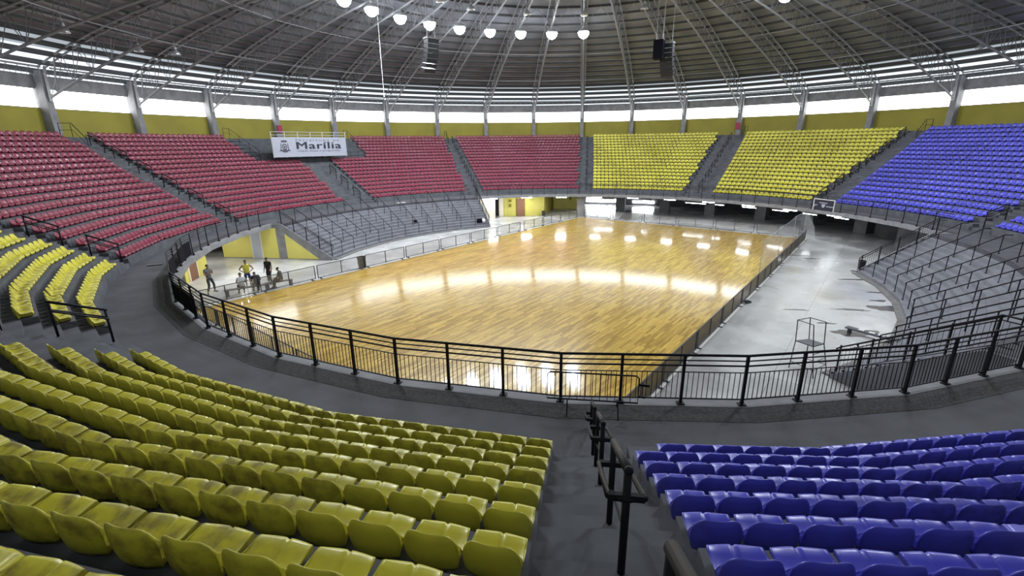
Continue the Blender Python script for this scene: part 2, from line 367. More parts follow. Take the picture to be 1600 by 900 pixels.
def aisle(fl, fr, top=NROW, nm='stair_aisle'):
    mb = MB()
    for k in range(top):
        ra = RK[k]; z = ZK[k]; zl = ZC if k == 0 else ZK[k-1]; zm = (zl+z)/2; rm = ra+DR/2; rb = RK[k+1]
        for r_, r2, z1, z2 in ((ra, rm, zl, zm), (rm, rb, zm, z)):
            z1 -= .004; z2 -= .004; A = cut(r_, fl(r_)-.5, fr(r_)+.5)
            for p, q in zip(A[:-1], A[1:]):
                mb.quad(P(r_, p, z1-.01), P(r_, q, z1-.01), P(r_, q, z2), P(r_, p, z2)); mb.quad(P(r_, p, z2), P(r_, q, z2), P(r2, q, z2), P(r2, p, z2))
    struct(mb.build(nm, M['stand']))
for k in (9, 8, 1, 3, 4, 5, 6, 7): aisle(EDGE[k][1], EDGE[k][0])
aisle(EDGE[2][1], EDGE[2][0], REC_R)
aisle(EDGE['c_r'], lambda R: EDGE['c_l'](R)+360, NROW)
aisle(lambda R: 118.0, lambda R: 119.0); aisle(lambda R: 147.0, lambda R: 149.0)
# rear walkway and hall wall
ZT = ZK[-1]
mb = MB(); ring(mb, -180+C0, 180+C0, RK[-1]-.02, 40.7, ZT-.2, ZT); struct(mb.build('floor_upper_walkway', M['stand']))
ZWB, ZWT, ZBT = 11.28, 12.72, 13.62
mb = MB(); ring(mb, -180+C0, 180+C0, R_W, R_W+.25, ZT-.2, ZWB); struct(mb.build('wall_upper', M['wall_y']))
mb = MB(); ring(mb, -180+C0, 180+C0, R_W-.05, R_W+.25, ZWT, ZBT); struct(mb.build('wall_band', M['column']))
mb = MB(); ring(mb, -180+C0, 180+C0, R_W+.2, R_W+.4, -.3, ZT-.1); struct(mb.build('wall_base', M['dark_conc']))
# a louvred window in every bay; unseen rear panes made dark to cut light
for i in range(36):
    a0 = C0-180+10*i
    w = tag(empty('window_%d' % (i+1), P(R_W, a0+5, ZWB)), None, None, None, 'structure')
    m1 = MB(); m1.quad(P(R_W+.14, a0+.4, ZWB+.03), P(R_W+.14, a0+9.6, ZWB+.03), P(R_W+.14, a0+9.6, ZWT-.02), P(R_W+.14, a0+.4, ZWT-.02)); m1.build('pane', M['pane'] if -112 < a0+5 < 112 else M['pane_dark'], w)
    m2 = MB()
    for z in (ZWB+.02, ZWT-.03): m2.bar(P(R_W+.05, a0+.3, z), P(R_W+.05, a0+9.7, z), .06, .05)
    m2.build('window_frame', M['steel_d'], w)
    am = (a0+185) % 360-180
    if am+0 <= -88 or am >= 48:
        m3 = MB()
        for j in range(1, 9): z = ZWB+.16*j; m3.bar(P(R_W+.0, a0+.4, z), P(R_W+.0, a0+9.6, z), .09, .018)
        for t in (2.5, 5, 7.5): m3.bar(P(R_W+.0, a0+t, ZWB), P(R_W+.0, a0+t, ZWT), .02, .02)
        m3.build('louvre_slat', M['steel'], w)
# concrete columns between the bays
RB = [(40.1, 11.75), (37.5, 12.85), (34.3, 14.1), (31.3, 15.15), (26.6, 16.6), (23.3, 17.45), (20, 18.25), (17, 18.85), (13.4, 19.6), (9, 20.2), (4, 20.6), (1.4, 20.7)]
RT = [(40.0, 13.95), (38.2, 14.75), (36.5, 15.45), (34.0, 16.25), (31.8, 16.95), (26.1, 18.45), (22, 19.4), (17, 20.45), (13, 21.15), (9, 21.7), (5, 22.05), (1.4, 22.2)]
def lerp_curve(C, R):
    C = sorted(C); R = max(C[0][0], R)
    for (r0, z0), (r1, z1) in zip(C[:-1], C[1:]):
        if R <= r1: return z0+(z1-z0)*(R-r0)/(r1-r0)
    (r0, z0), (r1, z1) = C[-2:]; return z1+(z1-z0)*(R-r1)/(r1-r0)
zb = lambda R: lerp_curve(RB, R)
zt = lambda R: lerp_curve(RT, R)
ANG = [C0+10*i for i in range(-18, 18)]
def side_of(a): return ((a+180) % 360)-180
def sector_word(i): return nth(i)
vis_cols = [a for a in ANG if -112 < a < 92]
for n, a in enumerate(vis_cols):
    rz = -radians(a)
    mb = MB()
    c0 = PC(39.95, a, 0); 
    # tapered shaft, wider at its foot, with a knee towards the hall
    ex = np.array([cos(radians(a)), -sin(radians(a)), 0]); er = np.array([sin(radians(a)), cos(radians(a)), 0])
    vs = []
    for z, w, r0_, r1_ in ((ZT, .27, 39.55, 40.5), (11.5, .25, 39.62, 40.5), (12.6, .24, 39.6, 40.5), (13.9, .22, 39.5, 40.5)):
        for sx, r_ in ((-1, r0_), (1, r0_), (1, r1_), (-1, r1_)): vs.append(tuple(er*r_+ex*sx*w+np.array([0, 0, z])))
    fs = [(3, 2, 1, 0), (12, 13, 14, 15)]
    for j in range(3):
        for q in range(4): fs.append((j*4+q, j*4+(q+1) % 4, j*4+4+(q+1) % 4, j*4+4+q))
    mb.add(vs, fs); o = mb.build('concrete_column', M['column'], loc=PC(39.95, a, ZT))
    tag(o, 'grey concrete roof column, %s from the louvred windows above the red seats' % nth(n+1), 'column', 'columns around the upper wall')
# -------------------------------------------------------------- roof
mb = MB(); RR = [42.3, 38.9, 37.8, 36.5, 34, 31.8, 29, 26.1, 22, 17, 13, 9, 5, 1.0]
for p, q in zip(RR[:-1], RR[1:]):
    if p < 36.6:
        for a in ANG: mb.quad(P(p, a, zt(p)+.26), P(p, a+10, zt(p)+.26), P(q, a+10, zt(q)+.26), P(q, a, zt(q)+.26))
struct(mb.build('ceiling', M['roof']))
def translucent(name, col):
    m = bpy.data.materials.new(name); m.use_nodes = True; nt = m.node_tree; nt.nodes.clear()
    o = nt.nodes.new('ShaderNodeOutputMaterial'); t = nt.nodes.new('ShaderNodeBsdfTranslucent'); t.inputs[0].default_value = (*col, 1)
    nt.links.new(t.outputs[0], o.inputs[0]); return m
for p, q, c_ in ((42.3, 38.9, .85), (38.9, 37.8, .60), (37.8, 36.5, .24)):  # daylight fading in from the eaves is put into the sheet tints
    mb = MB()
    for a in ANG: mb.quad(P(p, a, zt(p)+.26), P(p, a+10, zt(p)+.26), P(q, a+10, zt(q)+.26), P(q, a, zt(q)+.26))
    struct(mb.build('ceiling_skylight', translucent('fibreglass sheet', (c_*.95, c_*.98, c_))))
pur = [40.2, 39.1, 38.0, 36.9, 35.8, 34.7, 33.6, 32.4, 31.1, 29.8, 28.4, 27, 25.5, 24, 22.4, 20.8, 19.1, 17.4, 15.6, 13.8, 12, 10, 8, 6, 4]
for n, r in enumerate(pur):
    mb = MB()
    for a in ANG:
        A = np.array(P(r, a, zt(r)+.14)); B = np.array(P(r, a+10, zt(r)+.14)); dp = .36 if r > 35.5 else .19; A[2] -= (dp-.17)/2; B[2] -= (dp-.17)/2; mb.bar(A, B, .07, dp)
    struct(mb.build('trim_%d' % (n+3), M['purlin']))
# trusses
def truss(a, detail=True):
    er = np.array([sin(radians(a)), cos(radians(a)), 0]); ex = np.array([cos(radians(a)), -sin(radians(a)), 0]); Z = np.array([0, 0, 1.0])
    t = empty('roof_truss', tuple(er*39.6+Z*11.75))
    n = 22; rs = [39.6-(39.6-1.4)*i/n for i in range(n+1)]
    mb = MB(); mb.tube([er*r+Z*zb(r) for r in [40.05]+rs], .085, 6); mb.build('bottom_chord', M['steel_m'], t)
    for s in (-1, 1):
        mb = MB(); mb.tube([er*r+ex*s*.27+Z*zt(r) for r in rs], .07, 6); mb.build('top_chord', M['steel_m'], t)
    mb = MB()
    for i in range(n):
        for s in (-1, 1):
            a_ = er*rs[i]+ex*s*.27+Z*zt(rs[i]); b_ = er*rs[i+1]+ex*s*.27+Z*zt(rs[i+1]); m_ = er*((rs[i]+rs[i+1])/2); m_ = m_+Z*zb((rs[i]+rs[i+1])/2)
            mb.tube([a_, m_], .026, 5, cap=False); mb.tube([m_, b_], .026, 5, cap=False)
        mb.tube([er*rs[i]+ex*.27+Z*zt(rs[i]), er*rs[i]-ex*.27+Z*zt(rs[i])], .022, 4, cap=False)
    mb.build('web_lattice', M['steel_d'], t)
    mb = MB(); mb.tube([er*39.5+Z*11.75, er*39.45+Z*12.8, er*39.45+Z*13.7, er*39.25+Z*14.2], .10, 8); mb.tube([er*39.5+Z*11.9, er*38.7+Z*13.1, er*38.3+Z*14.7], .035, 6)
    mb.build('column_bracket', M['steel'], t)
    return t
for n, a in enumerate(ANG):
    t = truss(a)
    if -112 < a < 92: tag(t, 'grey lattice roof truss, %s from the louvred windows above the red seats' % nth(vis_cols.index(a)+1), 'roof truss', 'radial roof trusses')
    else: tag(t, 'light grey lattice roof truss overhead near the frame edge', 'roof truss', 'overhead roof trusses')
# ring ties between the trusses
for n, (r, d) in enumerate(((17.0, 0.0), (23.3, 0.0), (12.2, 0), (29.8, 0))):
    t = empty('ring_tie', (0, 0, zb(r)))
    for a in ANG:
        mb = MB(); mb.tube([P(r, a, zb(r)), P(r, a+10, zb(r))], .028, 6, cap=False)
        if n in (0, 2):
            mb.tube([P(r, a, zb(r)), P(r, a+5, zt(r)-.1)], .025, 5, cap=False); mb.tube([P(r, a+10, zb(r)), P(r, a+5, zt(r)-.1)], .025, 5, cap=False)
        mb.build('tie_bar', M['steel_m'], t)
    tag(t, ['ring of thin steel ties on which the burning lamps hang', 'thin steel tie ring outside the ring of burning lamps', 'innermost thin steel tie ring below the roof crown', 'outermost thin steel tie ring near the eaves'][n], 'tie ring', 'ring ties of the roof')
# eave lattice girder between the columns, on top of the dark band
gird = []
for n, a in enumerate(vis_cols[:-1]):
    t = empty('eave_girder', P(39.6, a+5, 13.9))
    mb = MB(); mb.tube([P(39.3, a+.5, 14.1), P(39.3, a+9.5, 14.1)], .075, 8); mb.build('top_tube', M['steel'], t)
    mb = MB()
    for j in range(8): f0, f1, f2 = a+.6+8.8*j/8, a+.6+8.8*(j+.5)/8, a+.6+8.8*(j+1)/8; mb.tube([P(39.3, f0, 14.1), P(39.45, f1, 12.95)], .02, 4, cap=False); mb.tube([P(39.3, f2, 14.1), P(39.45, f1, 12.95)], .02, 4, cap=False)
    mb.build('web_lattice', M['steel_d'], t)
    tag(t, 'pale eave girder, %s bay from the louvred windows above the red seats' % nth(n+1), 'girder', 'eave girders between columns')
# ================================================================== TERRACES AND RAILINGS
NST, TR0, TRI = 12, 18.3, ZC/12
TGO = (22.1-TR0)/(NST-1)
index_done = False
for n, (a0, a1) in enumerate(TERR):
    mb = MB()
    for i in range(NST):
        r = TR0+TGO*i; z0, z1 = TRI*i, TRI*(i+1); r2 = r+TGO if i < NST-1 else 22.12
        A = span(a0, a1)
        for p, q in zip(A[:-1], A[1:]):
            mb.quad(P(r, p, z0), P(r, q, z0), P(r, q, z1), P(r, p, z1)); mb.quad(P(r, p, z1), P(r, q, z1), P(r2, q, z1), P(r2, p, z1))
    struct(mb.build('floor_terrace', M['terrace']))
    # low pale kerb at the terrace foot
    mb = MB(); ring(mb, a0, a1, TR0-.32, TR0, 0, .06); struct(mb.build('trim_%d' % (30+n), M['kerb']))
def radial(a, off=0.0):
    er = np.array([sin(radians(a)), cos(radians(a)), 0]); ex = np.array([cos(radians(a)), -sin(radians(a)), 0])
    return (lambda r, z, o=0.0: er*r+ex*(o+off)+np.array([0, 0, z]))
# side walls that close the terraces
def terrace_wall(name, a, yellow, r_out):
    rp = radial(a); root = empty(name, tuple(rp(TR0, 0)))
    T = .10
    def plate(pts, m, nm, o0=-T, o1=0.0):
        mb = MB(); n = len(pts); vs = [rp(r, z, o0) for r, z in pts]+[rp(r, z, o1) for r, z in pts]
        mb.add(vs, [tuple(range(n))[::-1], tuple(range(n, 2*n))]+[(i, (i+1) % n, n+(i+1) % n, n+i) for i in range(n)])
        return mb.build(nm, m, root)
    plate([(TR0-.05, 0), (r_out, 0), (r_out, ZC-.24), (22.9, ZC-.24), (22.9, ZC), (22.12, ZC), (TR0-.05, .15)], M['fascia'], 'concrete_wall')
    if yellow:
        plate([(19.35, .06), (21.95, .06), (21.95, 1.98)], M['wall_yb'], 'yellow_panel', -T-.012, -T)
        plate([(22.65, .06), (23.95, .06), (23.95, ZC-.3), (22.65, ZC-.3)], M['wall_yb'], 'yellow_panel', -T-.012, -T)
        plate([(24.85, .06), (r_out, .06), (r_out, ZC-.3), (24.85, ZC-.3)], M['wall_yb'], 'yellow_panel', -T-.012, -T)
    return root
tw = terrace_wall('wall_terrace', -89.5, True, 27.4); struct(tw)
struct(terrace_wall('wall_terrace', -29.35, False, 23.0)); struct(terrace_wall('wall_terrace', 90.65, False, 26.5))
rp = radial(148.9); mb = MB()
mb.add([rp(r, z, 0) for r, z in ((TR0, 0), (22.9, 0), (22.9, ZC), (22.12, ZC), (TR0, .15))]+[rp(r, z, .1) for r, z in ((TR0, 0), (22.9, 0), (22.9, ZC), (22.12, ZC), (TR0, .15))],
       [(4, 3, 2, 1, 0), (5, 6, 7, 8, 9)]+[(i, (i+1) % 5, 5+(i+1) % 5, 5+i) for i in range(5)]); struct(mb.build('wall_terrace', M['terrace']))
rp = radial(-89.5); d = struct(empty('door_1', tuple(rp(24.4, 0))))
mb = MB(); mb.quad(rp(24.02, .02, -.13), rp(24.78, .02, -.13), rp(24.78, 2.12, -.13), rp(24.02, 2.12, -.13)); mb.build('door_leaf', M['doorgrey'], d)
mb = MB(); mb.bar(rp(23.98, 0, -.13), rp(23.98, 2.2, -.13), .06, .07); mb.bar(rp(24.82, 0, -.13), rp(24.82, 2.2, -.13), .06, .07); mb.bar(rp(23.98, 2.17, -.13), rp(24.82, 2.17, -.13), .06, .06); mb.build('door_frame', M['white'], d)
mb = MB(); mb.ball(rp(24.12, 1.05, -.17), .04, 6); mb.build('door_handle', M['steel'], d)
# handrails down the terraces
def terrace_rail(a):
    rp = radial(a); t = empty('terrace_handrail', tuple(rp(TR0+.05, 0)))
    f = lambda r: TRI+(r-TR0)*(TRI/TGO)
    mb = MB(); mb.tube([rp(22.65, ZC+.98), rp(22.35, ZC+.98), rp(TR0+.12, TRI+1.0-.05), rp(TR0+.08, TRI+.86)], .026, 8); mb.build('handrail', M['blackrail'], t)
    for j in range(5):
        r = TR0+.12+j*(22.3-TR0-.12)/4; i = min(NST-1, int((r-TR0)/TGO+1e-6)); z = TRI*(i+1) if r < 22.12 else ZC
        top = ZC+.98 if j == 4 else TRI+.95+(r-TR0-.12)*((ZC+.98-TRI-.95)/(22.35-TR0-.12))
        mb = MB(); mb.tube([rp(r, z), rp(r, top)], .022, 7); mb.box(tuple(rp(r, z+.008)), (.1, .1, .016), -radians(a)); mb.build('post', M['blackrail'], t)
    return t
for side, base in (('red', C0-90), ('blue', C0+90)):
    for j in range(1, 12):
        t = terrace_rail(base+5*j)
        if side == 'red': tag(t, '%s black handrail down the grey steps below the red seats, from the yellow wall' % nth(j), 'handrail', 'handrails on the steps below the red seats')
        else: tag(t, '%s black handrail down the grey steps beside the pale floor, from the black bin' % nth(j), 'handrail', 'handrails on the steps beside the pale floor')
def side_rail(a, off, lab):
    rp = radial(a, off); t = empty('stair_balustrade', tuple(rp(TR0, 0)))
    f = lambda r: ZC if r > 22.12 else TRI+(r-TR0)*((ZC-TRI)/(22.12-TR0))
    R1 = 22.6
    for h, w in ((1.02, .028), (.88, .018), (.14, .014)):
        mb = MB(); mb.tube([rp(R1, ZC+h), rp(22.2, ZC+h), rp(TR0+.02, TRI+h-.06)]+([rp(TR0-.1, TRI+h-.16), rp(TR0-.1, TRI+h-.3)] if h > 1 else []), w, 7); mb.build('rail', M['blackrail'], t)
    for j in range(5):
        r = TR0+.03+j*(22.15-TR0)/4; mb = MB(); mb.bar(rp(r, f(r)-.22), rp(r, f(r)+1.02), .045, .045); mb.build('post', M['blackrail'], t)
    mb = MB(); n = 34
    for j in range(n): r = TR0+.1+(22.4-TR0)*j/n; mb.tube([rp(r, f(r)+.12), rp(r, f(r)+.87)], .007, 4, cap=False)
    mb.build('baluster_grille', M['blackrail'], t); return tag(t, lab, 'balustrade')
side_rail(-89.3, -.02, 'black balustrade sloping down above the yellow triangular wall')
side_rail(91.2, 0, 'black balustrade sloping down beside the black bin below the blue seats')
side_rail(148.4, 0, 'black balustrade down the steps behind the tall metal umpire chair')
side_rail(-29.7, 0, 'black balustrade at the step end beside the bright white wall')
# ring railing round the walkway
SEG = 2*R_F*sin(radians(5))
def railing(grille):
    t = empty('walkway_railing', (0, 0, 0)); B = SEG/3; q = M['blackrail']
    rails = ((1.185, .03, 'top_rail'), (1.06, .016, 'middle_rail'), (.94, .021, 'middle_rail'))
    for h, r, nm in rails: mb = MB(); mb.tube([(0, 0, h), (SEG, 0, h)], r if grille else r*.8, 7); mb.build(nm, q, t, local=True)
    for j in range(3):
        mb = MB(); w = .058 if grille else .04; mb.box((B*j, 0, .60), (w, w, 1.19)); mb.box((B*j, 0, .012), (.16, .14, .024))
        mb.add([(B*j-.008, -.1, .02), (B*j+.008, -.1, .02), (B*j+.008, 0, .16), (B*j-.008, 0, .16), (B*j-.008, 0, .02), (B*j+.008, 0, .02)], [(0, 1, 2, 3), (0, 3, 4), (1, 5, 2)])
        mb.build('post', q, t, local=True)
        if grille:
            mb = MB(); mb.box((B*(j+.5), 0, .78), (B-.08, .022, .018)); mb.box((B*(j+.5), 0, .13), (B-.08, .03, .024))
            for k in range(11): mb.box((B*(j+(k+1)/12), 0, .455), (.013, .013, .64))
            mb.build('infill_grille', q, t, local=True)
    return t
near_proto = railing(True); far_proto = railing(False); index_kids()
def place_rail(pr, i, first, label, group):
    o = pr if first else copy_tree(pr); a = C0+10*i
    o.location = P(R_F, a, ZC+.012); o.rotation_euler = (0, 0, -radians(a+5)); return tag(o, label, 'railing', group)
first = True
for n, i in enumerate(range(15, 24)):
    place_rail(near_proto, i, first, 'near black steel railing with thin uprights, %s length from the lower stepped terrace' % nth(n+1), 'near railing lengths'); first = False
first = True
for n, i in enumerate(range(24, 27)):
    place_rail(far_proto, i, first, 'open black railing curving over the yellow doorway passage, %s length from the fabric sheets' % nth(n+1), 'railing over the doorway passage'); first = False
for n, i in enumerate(range(-3, 9)):
    place_rail(far_proto, i, False, 'thin railing on the far slab edge, %s length from the steps below the red seats' % nth(n+1), 'far railing lengths')
# black sheets tied on the railing
for a0, a1, lab in ((213.5, 233.9, 'long black sheet tied low on the railing beside the yellow seats'), (237.5, 243.2, 'black sheet tied to the railing where it turns, above the passage')):
    mb = MB(); A = span(a0, a1, 1.0)
    for p, q in zip(A[:-1], A[1:]):
        o1 = .035+.01*sin(p*7); o2 = .035+.01*sin(q*7)
        for s in (0, .006): mb.quad(P(R_F-o1-s, p, ZC+.1), P(R_F-o2-s, q, ZC+.1), P(R_F-o2-s, q, ZC+.84), P(R_F-o1-s, p, ZC+.84))
    tag(mb.build('fabric_sheet', M['sheet']), lab, 'sheet')
# loose crowd barrier standing by the railing
t = empty('crowd_barrier', (0.55, -23.55, ZC)); q = M['dgrey']
x0, x1, yb = -.52, 1.42, -23.45
mb = MB(); mb.tube([(x0, yb, ZC+.28), (x0, yb, ZC+.86), (x0+.06, yb, ZC+.92), (x1-.06, yb, ZC+.92), (x1, yb, ZC+.86), (x1, yb, ZC+.28)], .018, 6, closed=True); mb.build('frame', M['blackrail'], t)
mb = MB()
for j in range(1, 12): mb.tube([(x0+(x1-x0)*j/12, yb, ZC+.28), (x0+(x1-x0)*j/12, yb, ZC+.92)], .008, 5)
mb.build('baluster_grille', M['blackrail'], t)
for x in (-.08, 1.0): mb = MB(); mb.tube([(x, yb-.28, ZC+.0), (x, yb-.02, ZC+.3), (x, yb+.22, ZC+.03)], .014, 6); mb.build('foot', M['blackrail'], t)
mb = MB(); mb.bar((x1, yb, ZC+.72), (x1+.22, yb, ZC+.70), .03, .05); mb.bar((x1, yb, ZC+.44), (x1+.15, yb, ZC+.42), .03, .04); mb.build('coupling_hook', M['blackrail'], t)
tag(t, 'loose black crowd barrier leaning against the near railing by the stair foot', 'barrier')
# handrails in the seating stairs: local y points downhill
def stair_rail():
    t = empty('stair_handrail', (0, 0, 0)); sl = -DZ/DR; q = M['blackrail']; L = 1.08; T = .97; S_ = .72; w = .135
    mb = MB(); mb.tube([(0, -.02, T), (0, L+.02, T+sl*(L+.02))], .036, 12); mb.ball((0, -.02, T), .036, 8); mb.ball((0, L+.02, T+sl*(L+.02)), .036, 8); mb.build('top_rail', q, t, local=True, smooth=True)
    mb = MB(); mb.tube([(-w, 0, S_), (0, -.02, S_-.01), (w, 0, S_), (w, L, S_+sl*L), (0, L+.02, S_-.01+sl*L), (-w, L, S_+sl*L)], .024, 8, closed=True); mb.build('side_rail', q, t, local=True, smooth=True)
    mb = MB()
    for y in (0, L): mb.bar((-w, y, S_+sl*y), (w, y, S_+sl*y), .04, .055)
    mb.tube([(0, 0, .42), (0, L, .42+sl*L)], .012, 6); mb.build('cross_bracket', q, t, local=True)
    for y in (0, L): mb = MB(); mb.tube([(0, y, sl*y-.02), (0, y, T+sl*y)], .031, 12); mb.build('post', q, t, local=True, smooth=True)
    return t
def rail_z(R): return Z0-.20+(R-R0)*DZ/DR
sr_proto = stair_rail(); index_kids(); used = False
def put_stair_rail(x, y, z, rz, label, group):
    global used
    o = sr_proto if not used else copy_tree(sr_proto); used = True
    o.location = (x, y, z); o.rotation_euler = (0, 0, rz); return tag(o, label, 'handrail', group)
def step_z(R):
    k = int((R-R0)//DR); f = (R-R0)/DR-k
    if k < 0: return ZC
    z = ZK[min(k, NROW-1)]; zl = ZC if k == 0 else ZK[k-1]
    return z if f >= .5 else (z+zl)/2
for n, R in enumerate((32.15, 29.68, 27.15, 25.1)):
    put_stair_rail(.43, -R, rail_z(R), 0.0, 'black tubular handrail in the near central stair, %s length from the walkway' % nth(4-n), 'handrails of the near central stair')
SIDE = {9: (.5, 'stair between the two near yellow seat blocks'), 8: (.42, 'stair between yellow and red seats'), 1: (.5, 'stair between the first and second red blocks'), 2: (.55, 'stair under the white banner'), 3: (.5, 'narrow stair between the two far red blocks'),
        4: (.5, 'stair between red and far yellow seats'), 5: (.5, 'wide stair between the far yellow blocks'), 6: (.12, 'stair between far yellow and blue seats'), 7: (.5, 'stair between the far blue blocks')}
for k, (fr, txt) in SIDE.items():
    hi, lo = EDGE[k]
    for n in range(6 if k != 2 else 3):
        R = 26.5+2.05*n; a = lo(R)+(hi(R)-lo(R))*fr
        p = PC(R, a); put_stair_rail(p[0], p[1], rail_z(R), pi-radians(a), 'dark handrail in the %s, %s up' % (txt, nth(n+1)), 'handrails of the '+txt)
# ================================================================== PASSAGE UNDER THE FAR STAND
def curved_wall(name, m, R, a0, a1, z0, z1, th=.2, arc=P):
    mb = MB(); A = span(a0, a1)
    for p, q in zip(A[:-1], A[1:]):
        mb.quad(P(R, p, z0), P(R, p, z1), P(R, q, z1), P(R, q, z0)); mb.quad(P(R+th, p, z0), P(R+th, q, z0), P(R+th, q, z1), P(R+th, p, z1)); mb.quad(P(R, p, z1), P(R+th, p, z1), P(R+th, q, z1), P(R, q, z1))
    for p in (a0, a1): mb.quad(P(R, p, z0), P(R+th, p, z0), P(R+th, p, z1), P(R, p, z1))
    return struct(mb.build(name, m))
ZS = ZC-.235
def flat_wall(name, m, a, b, th=.15):
    mb = MB(); mb.bar((a[0], a[1], ZS/2), (b[0], b[1], ZS/2), th, ZS); return struct(mb.build(name, m))
curved_wall('wall_passage', M['wall_yb'], 24.9, -20.2, -9.0, 0, ZS)
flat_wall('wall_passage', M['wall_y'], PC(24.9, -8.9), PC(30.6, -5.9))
curved_wall('wall_passage', M['wall_yb'], 30.8, -6.2, 1.6, 0, ZS)
curved_wall('wall_passage', M['bounce_w'], 23.9, -28.6, -23.7, 0, ZS)
flat_wall('wall_passage', M['bounce_w'], PC(23.9, -23.4), PC(26.2, -23.0))
curved_wall('wall_passage', M['dark_conc'], 26.3, -28.6, -19.0, 0, ZS)
curved_wall('wall_passage', M['bounce_w'], 24.95, -21.6, -20.3, 0, ZS)
curved_wall('wall_passage', M['dark_conc'], 36.2, 1.6, 92, 0, ZS)
curved_wall('wall_passage', M['fascia'], 27.3, 71.0, 79.5, 0, ZS); curved_wall('wall_passage', M['fascia'], 27.3, 80.6, 90, 0, ZS)
curved_wall('wall_passage', M['dark_conc'], 29.5, 64, 90, 0, ZS)
curved_wall('wall_passage', M['wall_yb'], 25.6, 237, 260.7, 0, ZS)
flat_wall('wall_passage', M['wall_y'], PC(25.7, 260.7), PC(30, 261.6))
curved_wall('wall_passage', M['bounce_w'], 30.0, 259, 272, 0, ZS)
# doors of the passage
def passage_door(idx, R, a, w, m, fr):
    rz = -radians(mid(a)); root = struct(empty('door_%d' % idx, P(R-.04, a, 0))); ex = np.array([cos(radians(mid(a))), -sin(radians(mid(a))), 0]); c = np.array(P(R-.04, a, 0))
    mb = MB(); mb.bar(c-ex*w/2+np.array([0, 0, 1.05]), c+ex*w/2+np.array([0, 0, 1.05]), .04, 2.1); mb.build('door_leaf', m, root)
    mb = MB()
    for s in (-1, 1): mb.bar(c+ex*s*(w/2+.04), c+ex*s*(w/2+.04)+np.array([0, 0, 2.15]), .07, .07)
    mb.bar(c-ex*(w/2+.07)+np.array([0, 0, 2.15]), c+ex*(w/2+.07)+np.array([0, 0, 2.15]), .07, .07); mb.build('door_frame', fr, root)
passage_door(2, 24.9, -15.6, .95, M['brown'], M['wall_y']); passage_door(3, 25.6, 256.6, .95, M['brown'], M['bounce_w']); passage_door(4, 25.6, 253.4, .5, M['dgrey'], M['wall_y'])
# daylight doorways in the back wall
for i, (a0, a1, z1) in enumerate(((2.2, 9.4, .95), (12.4, 17.0, .62))):
    mb = MB(); mb.quad(P(36.1, a0, .35), P(36.1, a1, .35), P(36.1, a1, z1), P(36.1, a0, z1)); struct(mb.build('window_%d' % (40+i), M['doorlight']))
for i, (a0, a1, r0, r1) in enumerate(((3.8, 9.6, 21.9, 35.5), (12.2, 17.2, 22.3, 30.5))):
    mb = MB(); rnd = random.Random(i+3); A = np.linspace(a0, a1, 14); top_ = [PC(r1+rnd.uniform(-.8, .4), x) for x in A]; bot = [PC(r0+abs(x-(a0+a1)/2)*.10+rnd.uniform(.0, .5)+(.9 if i == 0 else 0), x) for x in A]
    for j in range(13): mb.quad(bot[j][:2]+(.004,), bot[j+1][:2]+(.004,), top_[j+1][:2]+(.004,), top_[j][:2]+(.004,))
    tag(mb.build('standing_water', M['film'], loc=(0, 0, 0)), ['bright sheet of water on the passage floor behind the far court corner', 'second smaller sheet of water on the passage floor, past the first pillar'][i], 'water')
# pillars
for n, a in enumerate((10.6, 20.9, 31, 41.6, 50.8, 60.3)):
    mb = MB(); c = PC(30.8, a, 0); rz = -radians(a)
    mb.box((c[0], c[1], ZS/2), (1.15, 1.0, ZS), rz); mb.box((c[0], c[1], ZS-.13), (1.35, 1.2, .26), rz)
    tag(mb.build('concrete_pillar', M['fascia'], loc=c), '%s square grey pillar in the dark passage, counting from the yellow wall' % nth(n+1), 'pillar', 'pillars in the dark passage')
mb = MB(); c = PC(23.75, 1.15, 0); mb.box((c[0], c[1], ZS/2), (.85, .8, ZS), -radians(1)); mb.box((c[0], c[1], .06), (.95, .9, .12), -radians(1)); tag(mb.build('concrete_pillar', M['fascia'], loc=c), 'grey pillar at the far court corner beside the yellow wall', 'pillar')
# dark downstand beams with a tube below them, and bright fittings at the slab edge
def tube_light(c, a, L, lab, group, big=False, hot=False):
    ex = np.array([cos(radians(a)), -sin(radians(a)), 0]); er = np.array([sin(radians(a)), cos(radians(a)), 0]); c = np.array(c); Z = np.array([0, 0, 1.0])
    t = empty('fluorescent_light', tuple(c))
    mb = MB(); mb.bar(c-ex*L/2+Z*.05, c+ex*L/2+Z*.05, .24 if big else .12, .06); mb.build('housing', M['white'], t)
    for s in ((-1, 1) if big else (0,)):
        mb = MB(); mb.tube([c-ex*(L/2-.04)+er*s*.07-Z*.01, c+ex*(L/2-.04)+er*s*.07-Z*.01], .035 if big else .022, 8); mb.build('tube', M['tube_b'] if hot else M['tube'], t)
    return tag(t, lab, 'light fitting', group)
for n, a in enumerate([-24.4, -14.4, -4.4]+[5.6+10*j for j in range(7)]):
    p = P(23.35, a, ZS-.10); tube_light(p, mid(a), 1.25, 'glowing twin tube light under the far slab edge, %s from the steps' % nth(n+1), 'lights under the far slab edge', True, n < 3)
for n, (a, w) in enumerate(((7.4, 5.2), (18.3, 1.9), (30.6, 5.0), (36.3, 2.2), (43.2, 3.2), (50.2, 3.6), (56.5, 3.0), (63.0, 3.0))):
    mb = MB(); L = radians(w)*25.6; c = np.array(PC(25.6, a, 0)); ex = np.array([cos(radians(a)), -sin(radians(a)), 0])
    mb.bar(c-ex*L*.62+np.array([0, 0, 2.2]), c+ex*L*.62+np.array([0, 0, 2.2]), .2, .52); struct(mb.build('trim_%d' % (60+n), M['dark_conc']))
    tube_light(tuple(c+np.array([0, 0, 1.86])), a, L, 'thin glowing tube under the dark beam, %s from the yellow wall' % nth(n+1), 'tubes under the dark beams')
